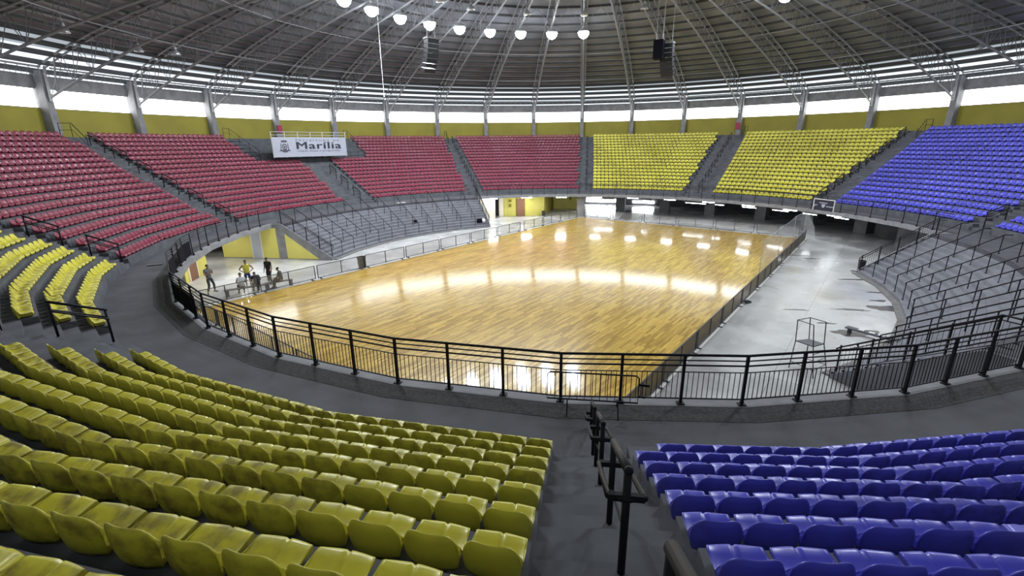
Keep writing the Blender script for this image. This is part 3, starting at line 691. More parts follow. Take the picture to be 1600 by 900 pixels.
tube_light(PC(25.0, 253, ZS-.1), 253, 1.25, 'added tube light hidden over the brown doors of the passage', 'added passage lights', True, True)  # extra fittings added to brighten the left passage
tube_light(PC(23.6, 262, ZS-.1), 262, 1.25, 'added tube light above the people in the passage', 'added passage lights', True, True)
tube_light(PC(27.8, 266, ZS-.1), 266, 1.25, 'added tube light in the side corridor by the yellow wall', 'added passage lights', True, True)
# small things on passage walls
mb = MB(); c = np.array(P(30.7, -1.6, 1.2)); mb.lathe(c, [(.02, .0), (.08, .02), (.08, .38), (.04, .46), (.03, .52)], 10); tag(mb.build('fire_extinguisher', M['bin'], loc=tuple(c)), 'dark extinguisher hung on the inner far yellow wall', 'extinguisher')
mb = MB(); c = np.array(P(24.75, -18.6, 1.3)); mb.box(c, (.3, .05, .35), radians(15)); mb.box(c+np.array([0, 0, .55]), (.34, .05, .2), radians(15)); tag(mb.build('notice_sign', M['wall_y'], loc=tuple(c)), 'small olive notice plates on the yellow wall beside the bright opening', 'sign')
mb = MB(); c = np.array(PC(24.5, -9.2, 0)); mb.lathe(c, [(.16, 0), (.2, .05), (.22, .55), (.24, .6)], 12); tag(mb.build('waste_bin', M['bin'], loc=tuple(c)), 'small dark bin at the corner of the far yellow wall', 'bin')
for n, a in enumerate((-59.407, 30.593)):
    c = np.array(PC(39.4, a, 10.25)); mb = MB(); mb.box(c, (.52, .16, .8), -radians(a)); mb.box(c+np.array(PC(-.09, a, 0)), (.44, .02, .7), -radians(a)); tag(mb.build('hose_box', M['redpaint'], loc=tuple(c)), ['dull red hose box on the column behind the white banner', 'dull red hose box on the column above the yellow seats'][n], 'hose box')
# ================================================================== COURT BARRIERS
def barrier(L, mesh_m, name='court_barrier'):
    t = empty(name, (0, 0, 0)); q = M['dgrey']; H = .90
    mb = MB()
    for x in (.04, L/2, L-.04): mb.box((x, 0, H/2+.05), (.045, .045, H-.05))
    for z in (.1, H+.02): mb.box((L/2, 0, z), (L-.04, .035, .035))
    mb.build('frame', q, t, local=True)
    mb = MB(); mb.add([(.06, 0, .12), (L/2-.02, 0, .12), (L/2-.02, 0, H), (.06, 0, H), (L/2+.02, 0, .12), (L-.06, 0, .12), (L-.06, 0, H), (L/2+.02, 0, H)], [(0, 1, 2, 3), (4, 5, 6, 7)]); mb.build('mesh_infill', mesh_m, t, local=True)
    for x in (.25, L-.25): mb = MB(); mb.box((x, 0, .02), (.07, .30, .03)); mb.box((x, 0, .07), (.04, .04, .08)); mb.build('foot', q, t, local=True)
    return t
bl = barrier(3.52, M['mesh_l']); bd = barrier(3.52, M['mesh_d']); index_kids()
fl_ = [True]; fd_ = [True]
def put_b(pr, flag, p, rz, lab, grp):
    o = pr if flag[0] else copy_tree(pr); flag[0] = False; o.location = p; o.rotation_euler = (0, 0, rz); tag(o, lab, 'barrier', grp)
rv = pi/2-CA
for i in range(11):
    if i == 8: continue
    p = UV(-CU-.12, CV0+.05+3.62*i, .05); put_b(bl, fl_, p, rv, 'grey mesh court barrier facing the red seats, %s from the people' % nth(i+1), 'barriers on the red side of the court')
    if False: pass
p = UV(-CU-.12, CV0+.05+3.62*8+.45, .05); put_b(bl, fl_, p, rv, 'grey mesh barrier panel just past the gap opposite the brown door', 'barriers on the red side of the court')
for i in range(11):
    p = UV(CU+.12, CV0+.05+3.62*i, .05); put_b(bd, fd_, p, rv, 'dark mesh barrier between wood and pale floor, %s from the near railing' % nth(i+1), 'barriers on the pale floor side of the court')
for i in range(6):
    p = UV(-CU+.25+3.7*i, CV1+.12, .05); put_b(bl, fl_, p, -CA, 'grey mesh barrier across the far court end, %s from the corner pillar' % nth(i+1), 'barriers at the far court end')
for i in range(6):
    p = UV(-CU+.25+3.7*i, CV0-.12, .05); put_b(bl, fl_, p, -CA, 'grey mesh barrier below the near railing, %s from the people' % nth(i+1), 'barriers at the near court end')
# goal net hung along the far part of the court side
t = empty('hanging_net', UV(CU-.15, 20, 0))
mb = MB(); n = 24
for i in range(n):
    v0 = 3+17.1*i/n; v1 = 3+17.1*(i+1)/n; f = lambda v: 2.72-.10*sin(pi*((v-3) % 5.7)/5.7); g = lambda v: CU-.15+.03*sin(v*5)
    mb.quad(UV(g(v0), v0, .15), UV(g(v1), v1, .15), UV(g(v1), v1, f(v1)), UV(g(v0), v0, f(v0)))
mb.quad(UV(CU-.15, 20.1, .1), UV(CU+.8, 20.1, .1), UV(CU+.6, 20.1, 1.2), UV(CU-.15, 20.1, 2.72)); mb.build('net', M['net'], t)
for v in (3, 8.7, 14.4, 20.1): mb = MB(); mb.tube([UV(CU-.15, v, 0.035), UV(CU-.15, v, 2.74)], .016, 6); mb.build('post', M['steel'], t)
mb = MB(); mb.tube([UV(CU-.15, 3+17.1*i/24, 2.72-.10*sin(pi*((17.1*i/24) % 5.7)/5.7)) for i in range(25)], .008, 4); mb.build('cord', M['white'], t)
tag(t, 'tall white net hanging along the far corner of the court', 'net')
# ================================================================== OBJECTS ON THE FLOOR
# umpire chair
t = empty('umpire_chair', (8.8, -15.0, 0)); q = M['blackrail']
pc4 = [(8.37, -14.92), (8.93, -14.72), (9.28, -15.12), (8.76, -15.45)]; ft = [(8.26, -15.0), (8.95, -14.72), (9.52, -15.17), (8.74, -15.87)]; tp = [(8.40, -14.75), (8.97, -14.45), (9.33, -14.88), (8.74, -15.25)]
ZP, ZTOP = 1.08, 1.86
for i in range(4): mb = MB(); mb.tube([ft[i]+(0,), pc4[i]+(ZP,), tp[i]+(ZTOP,)], .017, 6); mb.build('leg', q, t)
mb = MB(); mb.prism(pc4, ZP-.015, ZP+.02); mb.build('platform', M['dgrey'], t)
mb = MB(); mb.tube([tp[1]+(ZTOP,), tp[0]+(ZTOP,)], .014, 6); mb.tube([tp[0]+(ZTOP,), tp[3]+(ZTOP,)], .014, 6); mb.tube([tp[1]+(ZTOP,), tp[2]+(ZTOP,)], .014, 6); mb.build('guard_rail', q, t)
mb = MB(); L_ = lambda a, b, f: tuple(a[i]+(b[i]-a[i])*f for i in range(2))
for f in (.25, .5, .75): a_ = L_(ft[3], pc4[3], f)+(ZP*f,); b_ = L_(ft[2], pc4[2], f)+(ZP*f,); mb.tube([a_, b_], .012, 5)
mb.tube([L_(ft[0], pc4[0], .25)+(ZP*.25,), L_(ft[3], pc4[3], .25)+(ZP*.25,)], .012, 5); mb.tube([L_(ft[1], pc4[1], .25)+(ZP*.25,), L_(ft[2], pc4[2], .25)+(ZP*.25,)], .012, 5); mb.build('rung', q, t)
tag(t, 'tall thin metal umpire chair with a flat platform on the pale floor', 'umpire chair')
# long low bench lying by the steps, with white cloths
t = empty('low_bench', (12.8, -11.7, 0)); A_, B_ = np.array([12.30, -10.9, 0]), np.array([13.6, -12.4, 0])
mb = MB(); mb.bar(A_+np.array([0, 0, .22]), B_+np.array([0, 0, .22]), .32, .05); mb.build('seat', M['dgrey'], t)
for f in (.08, .92): c = A_+(B_-A_)*f; mb = MB(); mb.box((c[0], c[1], .1), (.08, .28, .2), radians(-49)); mb.build('leg', M['dgrey'], t)
tag(t, 'low dark bench on the pale floor near the curved steps', 'bench')
for j, f in enumerate((.3, .5, .68, .85)):
    c = A_+(B_-A_)*f; mb = MB(); mb.box((c[0], c[1], .262), (.22, .18, .03), radians(-49+j*9)); tag(mb.build('folded_cloth', M['white'], loc=(c[0], c[1], .245)), '%s white folded cloth on the low bench, from the court end' % nth(j+1), 'cloth', 'cloths on the low bench')
# bins
def bin_(c, r, h, lab, m=M['bin'], holder=False):
    t = empty('waste_bin', c); mb = MB(); mb.lathe(c, [(r*.82, 0), (r*.86, .03), (r, h-.04), (r*1.05, h-.03), (r*1.05, h), (r*.95, h), (r*.8, .08)], 18); mb.build('body', m, t, smooth=False)
    mb = MB(); mb.tube([(c[0]+r*1.04*cos(k*pi/9), c[1]+r*1.04*sin(k*pi/9), c[2]+h-.02) for k in range(18)], .015, 6, closed=True); mb.build('rim', M['dgrey'], t); return tag(t, lab, 'bin')
c = UV(-CU-.5, -9.35, 0); bin_((c[0], c[1], 0), .30, .82, 'dark round bin behind the mesh barrier below the red seats')
c = PC(18.95, 88.2, 0); bin_((c[0], c[1], 0), .22, .68, 'black bin on the pale floor at the foot of the balustrade')
# small things
mb = MB(); c = (9.23, -7.15, 0); mb.box((c[0], c[1], .05), (.42, .3, .1), .6); mb.box((c[0], c[1], .11), (.3, .2, .02), .6); tag(mb.build('floor_box', M['bin'], loc=c), 'small black box on the pale floor beside the dark barrier', 'box')
c = P(18.75, -32.6, TRI*2); mb = MB(); mb.box((c[0], c[1], c[2]+.2), (.5, .3, .4), .5); mb.tube([(c[0]-.1, c[1], c[2]+.4), (c[0], c[1], c[2]+.48), (c[0]+.1, c[1], c[2]+.4)], .012, 5); tag(mb.build('carry_bag', M['sheet'], loc=c), 'black bag on the grey steps near the bright white wall', 'bag')
c = P(18.8, -31.2, TRI*2); mb = MB(); mb.lathe(c, [(.1, 0), (.2, .05), (.24, .18), (.2, .32), (.08, .4), (.11, .44)], 12); tag(mb.build('plastic_sack', M['white'], loc=c, smooth=True), 'white round sack beside the black bag on the grey steps', 'sack')
c = P(19.7, -53.0, TRI*5); mb = MB(); mb.box((c[0], c[1], c[2]+.07), (.36, .26, .14), .3); mb.box((c[0]+.2, c[1]-.25, c[2]+.03), (.3, .1, .06), .9); tag(mb.build('small_backpack', M['sheet'], loc=c), 'small black backpack left halfway down the grey steps', 'backpack')
c = P(22.6, -52, ZC); mb = MB(); mb.box((c[0], c[1], c[2]+.03), (.9, .16, .06), .9); tag(mb.build('white_plank', M['white'], loc=c), 'short white plank on the top of the grey steps', 'plank')
c = P(24.3, -120.6, ZC); mb = MB(); mb.box((c[0], c[1], c[2]+.02), (.62, .25, .04), radians(30)); tag(mb.build('drain_grate', M['bin'], loc=c), 'black drain grate in the walkway below the red and yellow stair', 'drain')
# puddles
PUD = sorted([(1388, 482, .75, .42, 8), (1340, 437, .9, .12, 3), (1268, 404, .55, .06, 2), (1246, 399, .6, .05, 4), (1372, 470, .5, .10, 6), (1330, 484, .9, .09, 5), (1340, 424, .4, .15, 7), (1180, 425, .5, .05, 9), (1290, 375, .5, .06, 1), (1368, 457, .4, .1, 12), (1245, 484, .5, .09, 13), (1335, 520, 1.0, .30, 15), (1290, 505, .35, .08, 16)], key=lambda q: (q[0]-1262)**2+(q[1]-570)**2)
def floor_at(px, py):
    d = _fw*F_PX+_rt*(px-800)-_up*(py-450); t_ = -CAMP[2]/d[2]; return CAMP+d*t_
for n, (px, py, w, d_, sd) in enumerate(PUD):
    c = floor_at(px, py); rnd = random.Random(sd); N_ = 28; ph = [rnd.uniform(0, 6.28) for _ in range(4)]; pts = []
    for k in range(N_):
        th = 2*pi*k/N_; rr = 1+.22*sin(2*th+ph[0])+.16*sin(3*th+ph[1])+.10*sin(5*th+ph[2])+.06*sin(9*th+ph[3]); pts.append((c[0]+rr*w*cos(th), c[1]+rr*max(.12, d_*1.3)*sin(th)))
    mb = MB(); mb.prism(pts, .001, .005); tag(mb.build('puddle', M['puddle'], loc=(c[0], c[1], 0)), 'dark wet patch on the pale floor, %s nearest to the umpire chair' % nth(n+1), 'puddle', 'puddles on the pale floor')
# ================================================================== SIGNS
# black court sign on the far railing
a = 63.65; c = np.array(P(R_F-.12, a, 3.12)); rp_m = mid(a); t = empty('hanging_sign', tuple(c)); am_ = -radians(rp_m)
ex = np.array([cos(radians(rp_m)), -sin(radians(rp_m)), 0]); er = np.array([sin(radians(rp_m)), cos(radians(rp_m)), 0]); Z = np.array([0, 0, 1.0])
mb = MB(); mb.bar(c-ex*.93, c+ex*.93, .05, 1.0); mb.build('board', M['ink'], t)
mb = MB()
for s in (-1, 1): mb.bar(c+ex*s*.95-Z*.52-er*.03, c+ex*s*.95+Z*.52-er*.03, .06, .05); mb.bar(c-ex*.97+Z*s*.5-er*.03, c+ex*.97+Z*s*.5-er*.03, .06, .05)
mb.build('border_frame', M['white'], t)
mb = MB()
f_ = c-er*.035
mb.bar(f_-ex*.42+Z*.22, f_+ex*.32+Z*.22, .01, .07); mb.bar(f_-ex*.9+Z*.0, f_-ex*.58+Z*.0, .01, .07); mb.bar(f_-ex*.9-Z*.1, f_-ex*.8-Z*.1, .01, .1); mb.bar(f_+ex*.25-Z*.05, f_+ex*.88-Z*.05, .01, .07)
mb.add([tuple(f_-er*.004+ex*x+Z*z) for x, z in ((-.2, .12), (.16, .12), (.12, -.08), (-.02, -.2), (-.16, -.08))], [(0, 1, 2, 3, 4)]); mb.build('white_markings', M['banner'], t)
tag(t, 'black board with white markings and frame on the far railing', 'sign')
# white banner
aL, aR, RBn = -68.2, -53.3, 31.95
pL, pR = np.array(PC(RBn, aL)), np.array(PC(RBn, aR)); ex = (pR-pL); WB = np.linalg.norm(ex); ex /= WB; nrm = np.array([ex[1], -ex[0], 0]); nrm = nrm if nrm@pL < 0 else -nrm
Z = np.array([0, 0, 1.0]); zb0, zb1 = 7.3, 9.22
base = pL+Z*zb0; t = empty('town_banner', tuple(base))
def bp(x, z, o=0.0): return base+ex*x*WB+Z*z+nrm*o
mb = MB(); mb.add([bp(0, 0), bp(1, 0), bp(1, zb1-zb0), bp(0, zb1-zb0), bp(0, 0, -.03), bp(1, 0, -.03), bp(1, zb1-zb0, -.03), bp(0, zb1-zb0, -.03)], [(0, 1, 2, 3), (7, 6, 5, 4), (0, 4, 5, 1), (1, 5, 6, 2), (2, 6, 7, 3), (3, 7, 4, 0)]); mb.build('cloth', M['banner'], t)
for z in (2.12, 2.42): mb = MB(); mb.tube([bp(-.005, z, -.03), bp(1.005, z, -.03)], .03, 6); mb.build('top_rail', M['steel'], t)
for j in range(7): mb = MB(); mb.tube([bp(j/6, -.05, -.06), bp(j/6, 2.46, -.06)], .025, 6); mb.build('post', M['white'], t)
def text(body, h, x, z, m, w=None, bold=0.0, sp=1.0, thick=0.0):
    cu = bpy.data.curves.new('lettering', 'FONT'); cu.body = body; cu.size = h; cu.extrude = .004; cu.space_character = sp; cu.resolution_u = 3
    o = bpy.data.objects.new('lettering', cu); COL.objects.link(o); cu.materials.append(m)
    bpy.context.view_layer.update(); wd = max(.01, o.dimensions[0])
    from mathutils import Matrix
    rot = Matrix(((ex[0], 0, nrm[0]), (ex[1], 0, nrm[1]), (0, 1, 0))); 
    o.rotation_euler = rot.to_euler(); p = bp(x, z, .012)-base; o.location = tuple(p)
    if w: o.scale = (w/wd, 1, 1)
    me = bpy.data.meshes.new_from_object(o.evaluated_get(bpy.context.evaluated_depsgraph_get())); nv = len(me.vertices)
    if thick:
        V_ = [v.co[:] for v in me.vertices]; F_ = [tuple(p.vertices) for p in me.polygons]; m2 = bpy.data.meshes.new('lettering'); VV, FF = [], []
        for i_, (dx, dy) in enumerate(((0, 0), (thick, 0), (-thick, 0), (thick*.5, thick*.6), (-thick*.5, -thick*.6))): VV += [(a_+dx, b_+dy, c_+i_*.0006) for a_, b_, c_ in V_]; FF += [tuple(q+i_*nv for q in f) for f in F_]
        m2.from_pydata(VV, [], FF); m2.materials.append(m); me = m2
    mo = bpy.data.objects.new('lettering', me); COL.objects.link(mo)
    mo.location = o.location; mo.rotation_euler = o.rotation_euler; mo.scale = o.scale; bpy.data.objects.remove(o); mo.parent = t; return mo
text('Marília', .98, .285, .78, M['ink'], w=.615*WB, sp=1.12, thick=.028)
text('PREFEITURA DE', .25, .29, 1.53, M['ink_g'], w=.60*WB, sp=1.5)
text('cidade limpa e progressiva', .24, .30, .50, M['ink_g'], w=.60*WB)
# coat of arms: crown, shield and ribbon
mb = MB(); cx = .145; S = lambda x, z, o=.01: bp(cx+x/WB, z, o)
mb.add([S(-.34, 1.52), S(-.26, 1.42), S(.26, 1.42), S(.34, 1.52), S(.24, 1.62), S(-.24, 1.62)], [(0, 1, 2, 3, 4, 5)])
for s in (-1, 1): mb.add([S(s*.30, 1.35), S(s*.38, 1.32), S(s*.42, .9), S(s*.48, .62), S(s*.36, .60), S(s*.33, .95)], [(0, 1, 2, 3, 4, 5)])
for k in range(16):
    t0, t1 = 2*pi*k/16, 2*pi*(k+1)/16; mb.quad(S(.27*cos(t0), 1.0+.3*sin(t0)), S(.27*cos(t1), 1.0+.3*sin(t1)), S(.17*cos(t1), 1.0+.19*sin(t1)), S(.17*cos(t0), 1.0+.19*sin(t0)))
mb.add([S(-.10, .92), S(0, .84), S(.10, .92), S(.1, 1.08), S(-.1, 1.08)], [(0, 1, 2, 3, 4)])
mb.add([S(-.62, .60), S(-.30, .56), S(-.2, .46), S(.2, .46), S(.30, .56), S(.62, .60), S(.5, .68), S(.3, .72), S(-.3, .72), S(-.5, .68)], [tuple(range(10))])
mb.build('coat_of_arms', M['ink_g'], t)
tag(t, 'long white banner reading Marilia with a coat of arms above the red seats', 'banner')
# black cloth covers either side of the banner, and a thin rail on the recess edge
mb = MB(); A = [(-69.4, 34.2), (-68.4, 34.2)]
for k in range(11, 17): mb.box(tuple(np.array(P(RK[k]+.3, -68.9, ZK[k]+.05))), (.9, .62, .08), radians(66))
tag(mb.build('dark_cloth', M['ink'], loc=P(RK[13], -68.9, ZK[13])), 'dark navy cloth spread on the steps beside the white banner', 'cloth')
for s, lab in ((-69.3, 'thin mesh railing where the empty steps meet the red block nearer the yellow seats'), (-48.6, 'thin mesh railing where the empty steps meet the red block beyond the banner')):
    t2 = empty('recess_railing', PC(33, s, ZK[11])); pts = [np.array(PC(RK[k], s, ZK[k])) for k in (11, 13, 15, 17)]+[np.array(PC(38.6, s, ZT+.1))]
    mb = MB(); mb.tube([p+Z*.95 for p in pts], .02, 5); mb.tube([p+Z*.5 for p in pts], .012, 5); mb.build('rail', M['blackrail'], t2)
    for p in pts: mb = MB(); mb.tube([p, p+Z*.95], .02, 5); mb.build('post', M['blackrail'], t2)
    tag(t2, lab, 'railing')
t2 = empty('recess_front_rail', PC(32.9, -61, ZK[10])); mb = MB(); pts = [np.array(P(RK[11]-.05, x, ZK[10]+.0)) for x in span(-69.4, -48.5)]
for h in (.95, .6): mb.tube([p+Z*h for p in pts], .016, 5)
mb.build('rail', M['blackrail'], t2); mb = MB()
for x in np.linspace(-69.4, -48.5, 15): p = np.array(P(RK[11]-.05, float(x), ZK[10])); mb.tube([p, p+Z*.95], .012, 5)
mb.build('upright', M['blackrail'], t2); tag(t2, 'thin dark railing across the front of the empty steps behind the banner foot', 'railing')
# recess steps
mb = MB()
for k in range(REC_R, NROW):
    for p, q in zip(span(-69.6, -48.3)[:-1], span(-69.6, -48.3)[1:]):
        mb.quad(P(RK[k]-.004, p, ZK[k]-DZ), P(RK[k]-.004, q, ZK[k]-DZ), P(RK[k]-.004, q, ZK[k]+.004), P(RK[k]-.004, p, ZK[k]+.004)); mb.quad(P(RK[k]-.004, p, ZK[k]+.004), P(RK[k]-.004, q, ZK[k]+.004), P(RK[k+1], q, ZK[k]+.004), P(RK[k+1], p, ZK[k]+.004))
struct(mb.build('floor_empty_steps', mat('dark bare concrete steps', (.085, .09, .105), .7, var=.3, scale=2, coord='World')))
# top-of-stair guard frames
for k in (9, 1, 3, 5, 6):
    hi, lo = EDGE[k]; a = (lo if k in (1, 3, 9) else hi)(37.5); t2 = empty('stair_top_guard', PC(37.6, a, ZK[-1]))
    rp = radial(a); mb = MB(); mb.tube([rp(36.2, ZK[15]+.55), rp(37.2, ZK[-1]+.98), rp(38.3, ZT+1.0), rp(38.3, ZT)], .028, 6); mb.build('top_rail', M['blackrail'], t2)
    mb = MB(); mb.tube([rp(36.2, ZK[15]+.1), rp(37.2, ZK[-1]+.5), rp(38.3, ZT+.5)], .018, 6); mb.build('middle_rail', M['blackrail'], t2)
    for r, z in ((36.2, ZK[15]), (37.3, ZK[-1])): mb = MB(); mb.tube([rp(r, z), rp(r, z+.9)], .022, 6); mb.build('post', M['blackrail'], t2)
    tag(t2, 'dark guard frame at the top of the '+SIDE[k][1], 'guard rail')
# ================================================================== LAMPS, SPEAKERS, CABLE
def high_bay(p, lit, lab, group):
    t = empty('high_bay_lamp', tuple(p)); p = np.array(p, float)
    mb = MB(); mb.tube([p+Z*.9, p+Z*.45], .02, 6); mb.lathe(p+Z*.28, [(.07, 0), (.11, .03), (.11, .2), (.05, .26)], 12); mb.build('ballast_box', M['steel'], t)
    mb = MB(); s = 1.0 if lit else .8
    s *= 1.35 if lit else 1.0; mb.lathe(p, [(.38*s, -.06), (.40*s, -.02), (.30*s, .16), (.12*s, .3)], 18); mb.build('reflector', M['lamp'] if False else M['glass'], t, smooth=True)
    if lit:
        mb = MB(); mb.lathe(p, [(.04, -.62), (.26, -.54), (.44, -.34), (.51, -.10), (.46, .0)], 18); mb.build('glowing_bulb', M['lamp'], t, smooth=True)  # bulb oversized so its shape stands in for the lens glow
        ld = bpy.data.lights.new('lamp_light', 'SPOT'); ld.spot_size = radians(172); ld.spot_blend = .15; ld.energy = LAMP_W; ld.color = (.90, .95, 1.0); ld.shadow_soft_size = .40
        lo = bpy.data.objects.new('lamp_light', ld); COL.objects.link(lo); lo.location = (0, 0, -.95); lo.parent = t
    else: mb = MB(); mb.lathe(p, [(.02, -.09), (.1, -.06), (.12, .0)], 10); mb.build('bulb', M['white'], t)
    return tag(t, lab, 'lamp', group)
lit = [C0-70+10*i for i in range(8)]
for n, a in enumerate(lit): high_bay(P(17.0, a, 18.35), True, '%s burning lamp of the bright arc, counting from the hanging cable' % nth(n+1), 'burning lamps of the roof ring')
high_bay(P(16.6, 60.6, 18.5), True, 'single burning lamp high above the blue seats at the frame top', 'burning lamps of the roof ring')
for n, a in enumerate((-79.4, -99.4, -119.4, -139.4, 140.6, 120.6, 100.6, 80.6)):  # unseen lamps added round the ring to brighten the near half
    high_bay(P(17.0, a, 18.35), True, 'added burning lamp of the roof ring, unseen above and behind the view', 'added burning lamps overhead')
for n, (x, y, z) in enumerate(((-8.9, 9.3, 18.75), (-4.6, 11.6, 18.75), (.17, 12.7, 18.75), (5.0, 11.6, 18.75), (-10.7, 6.6, 18.7))):
    high_bay((x, y, z), False, 'unlit grey roof lamp inside the bright arc, %s from its far end' % nth([4, 3, 2, 1, 5][n]), 'unlit lamps of the inner ring')
for n, (q_, lab) in enumerate((((-32.4, 1.7, 15.2), 'unlit lamp under the roof truss above the red seats'), ((-30.8, 3.3, 15.2), 'small unlit lamp beside its twin above the red seats'), ((-31.5, -4.4, 15.2), 'unlit lamp near the roof edge above the yellow and red stair'), ((31.3, 13.1, 15.2), 'unlit lamp under the roof truss above the blue seats'))):
    high_bay(q_, False, lab, None)
# ring catwalk cable
t = empty('hanging_cable', (-16.72, 9.08, 12.4)); mb = MB(); mb.tube([(-16.72, 9.08, 12.4), (-16.72, 9.08, 19.3)], .013, 6); mb.build('rope', M['cable'], t); mb = MB(); mb.lathe((-16.72, 9.08, 12.3), [(.02, 0), (.05, .03), (.05, .14), (.02, .18)], 8); mb.build('end_weight', M['white'], t); tag(t, 'long white cable hanging from the roof in front of the banner', 'cable')
t = empty('hanging_cable', (-15.3, 6.2, 18.2)); mb = MB(); mb.tube([(-15.4, 6.06, 17.9), (-15.4, 6.06, 19.7)], .018, 6); mb.build('rope', M['cable'], t); tag(t, 'short white cable end hanging beside the first burning lamp', 'cable')
def line_array(c, face, n, lab, ztop):
    t = empty('line_array_speaker', c); c = np.array(c, float); f = np.array([sin(radians(face)), cos(radians(face)), 0]); x = np.array([cos(radians(face)), -sin(radians(face)), 0])
    p = c+Z*.95; tilt = .0
    for i in range(n):
        th = .06*i; d = f*sin(-th)*1.0; ctr = p-Z*(.27*(i+.5))-f*(.016*i*i)
        mb = MB(); hw, hh, hd = .42, .125, .26; up = np.array([0, 0, 1.0])*cos(th)+f*sin(th); fw = f*cos(th)-np.array([0, 0, 1.0])*sin(th); vs = []
        for s3, dd in ((-1, -hd), (1, hd)):
            k = .72 if s3 < 0 else 1.0
            for s1, s2 in ((-1, -1), (1, -1), (1, 1), (-1, 1)): vs.append(ctr+x*s1*hw+up*s2*hh*k+fw*dd)
        mb.add(vs, [(3, 2, 1, 0), (4, 5, 6, 7), (0, 1, 5, 4), (1, 2, 6, 5), (2, 3, 7, 6), (3, 0, 4, 7)]); cab = mb.build('cabinet', M['bin'], t)
    mb = MB(); mb.bar(p-x*.45+Z*.06, p+x*.45+Z*.06, .5, .07)
    for s in (-1, 1): mb.tube([p+x*.3*s+Z*.06, np.array([p[0]+x[0]*.3*s, p[1]+x[1]*.3*s, ztop])], .02, 6)
    mb.build('rigging_frame', M['steel'], t); return tag(t, lab, 'loudspeaker')
line_array((-9.72, .41, 13.95), 130, 7, 'hanging loudspeaker column below the burning lamps above the red side', 19.9)
line_array((5.75, 3.5, 13.7), 205, 7, 'hanging loudspeaker column above the far yellow seats', 20)
t = empty('subwoofer_cabinet', (5.2, 3.2, 14.1)); mb = MB(); mb.box((5.15, 3.1, 14.25), (.62, .7, 1.15), radians(-20)); mb.build('cabinet', M['sheet'], t); mb = MB()
for s in (-.2, .2): mb.tube([(5.15+s, 3.1, 14.8), (5.15+s, 3.1, 19.9)], .02, 6)
mb.build('rigging_frame', M['steel'], t); tag(t, 'big black box loudspeaker hanging beside the slim column over the yellow seats', 'loudspeaker')
# ================================================================== SEATS
# local: x across, y towards the court, z up from the tread
def loop_mesh(rows, nu, vb=0):
    # rows: (y, z, halfwidth, wrap, lift, groove); closed profile swept across u, with side caps
    vs = []; nr = len(rows)
    us = [-1+2*i/(nu-1) for i in range(nu)]
    for (y, z, w, wrap, lift, gr) in rows:
        for u in us:
            uu = abs(u)
            vs.append((w*u, y+wrap*uu**2, z+lift*(uu**5 if lift < 0 else uu**5)-gr*math.exp(-(u/.055)**2)))
    fs = []
    for r in range(nr):
        r2 = (r+1) % nr
        for i in range(nu-1): fs.append((r*nu+i, r2*nu+i, r2*nu+i+1, r*nu+i+1))
    fs.append(tuple(r*nu for r in range(nr))[::-1]); fs.append(tuple(r*nu+nu-1 for r in range(nr)))
    return vs, fs
PAN = [(.115, .035, .15, 0, 0, .004), (.145, .07, .185, -.01, 0, .008), (.153, .105, .195, -.024, .002, .012), (.142, .128, .200, -.022, .006, .017), (.11, .134, .207, -.008, .012, .016), (.05, .122, .213, 0, .018, .013),
       (-.02, .106, .216, 0, .028, .009), (-.09, .102, .216, 0, .036, .004), (-.145, .118, .216, .01, .035, 0), (-.180, .15, .214, .02, .02, 0), (-.20, .13, .21, .02, 0, 0), (-.18, .06, .18, .02, 0, 0), (-.08, .032, .15, 0, 0, 0)]
BACK = [(-.165, .125, .218, .05, .0, 0), (-.185, .17, .220, .062, -.008, 0), (-.203, .22, .220, .066, -.03, 0), (-.216, .28, .219, .064, -.062, 0), (-.226, .345, .216, .060, -.102, 0), (-.230, .370, .212, .058, -.120, 0), (-.238, .378, .210, .058, -.123, 0), (-.248, .370, .212, .058, -.120, 0),
        (-.250, .30, .217, .062, -.075, 0), (-.246, .22, .220, .062, -.03, 0), (-.238, .13, .218, .056, -.004, 0), (-.228, .06, .205, .05, 0, 0), (-.212, .018, .185, .04, 0, 0), (-.170, .04, .18, .04, 0, 0)]
def seat_piece(name, rows, nu, m, parent=None):
    v, f = loop_mesh(rows, nu); mb = MB(); mb.add(v, f); o = mb.build(name, m, parent, local=True)
    me = o.data; bm = bmesh.new(); bm.from_mesh(me); bmesh.ops.recalc_face_normals(bm, faces=bm.faces[:]); 
    for fc in bm.faces: fc.smooth = len(fc.verts) == 4
    bm.to_mesh(me); bm.free(); return o
PAN_M = [PAN[i] for i in (0, 2, 4, 6, 8, 9, 11)]; BACK_M = [BACK[i] for i in (0, 2, 3, 5, 7, 8, 10, 12)]
PAN_L = [PAN[i] for i in (0, 2, 4, 7, 9, 11)]; BACK_L = [BACK[i] for i in (0, 3, 6, 9, 12)]
def seat_hi(colr):
    t = empty(colr+'_stadium_seat', (0, 0, 0))
    seat_piece('seat_pan', PAN, 21, M[colr], t); seat_piece('backrest', BACK, 15, M[colr], t)
    mb = MB(); mb.box((0, 0, .022), (.26, .22, .044)); mb.build('mounting_foot', M['bracket'], t, local=True); return t
def seat_one(colr, pan, back, nu):
    vs, fs = [], []
    for rows in (pan, back):
        v, f = loop_mesh(rows, nu); n = len(vs); vs += v; fs += [tuple(i+n for i in q) for q in f]
    return vs, fs
def mk_mid(colr):
    vs, fs = seat_one(colr, PAN_M, BACK_M, 9); mb = MB(); mb.add(vs, fs); o = mb.build(colr+'_stadium_seat', M[colr], local=True)
    bm = bmesh.new(); bm.from_mesh(o.data); bmesh.ops.recalc_face_normals(bm, faces=bm.faces[:])
    for fc in bm.faces: fc.smooth = len(fc.verts) == 4
    bm.to_mesh(o.data); bm.free(); return o
SEATS = {'yellow': [], 'red': [], 'blue': []}
PITCH_S = .465
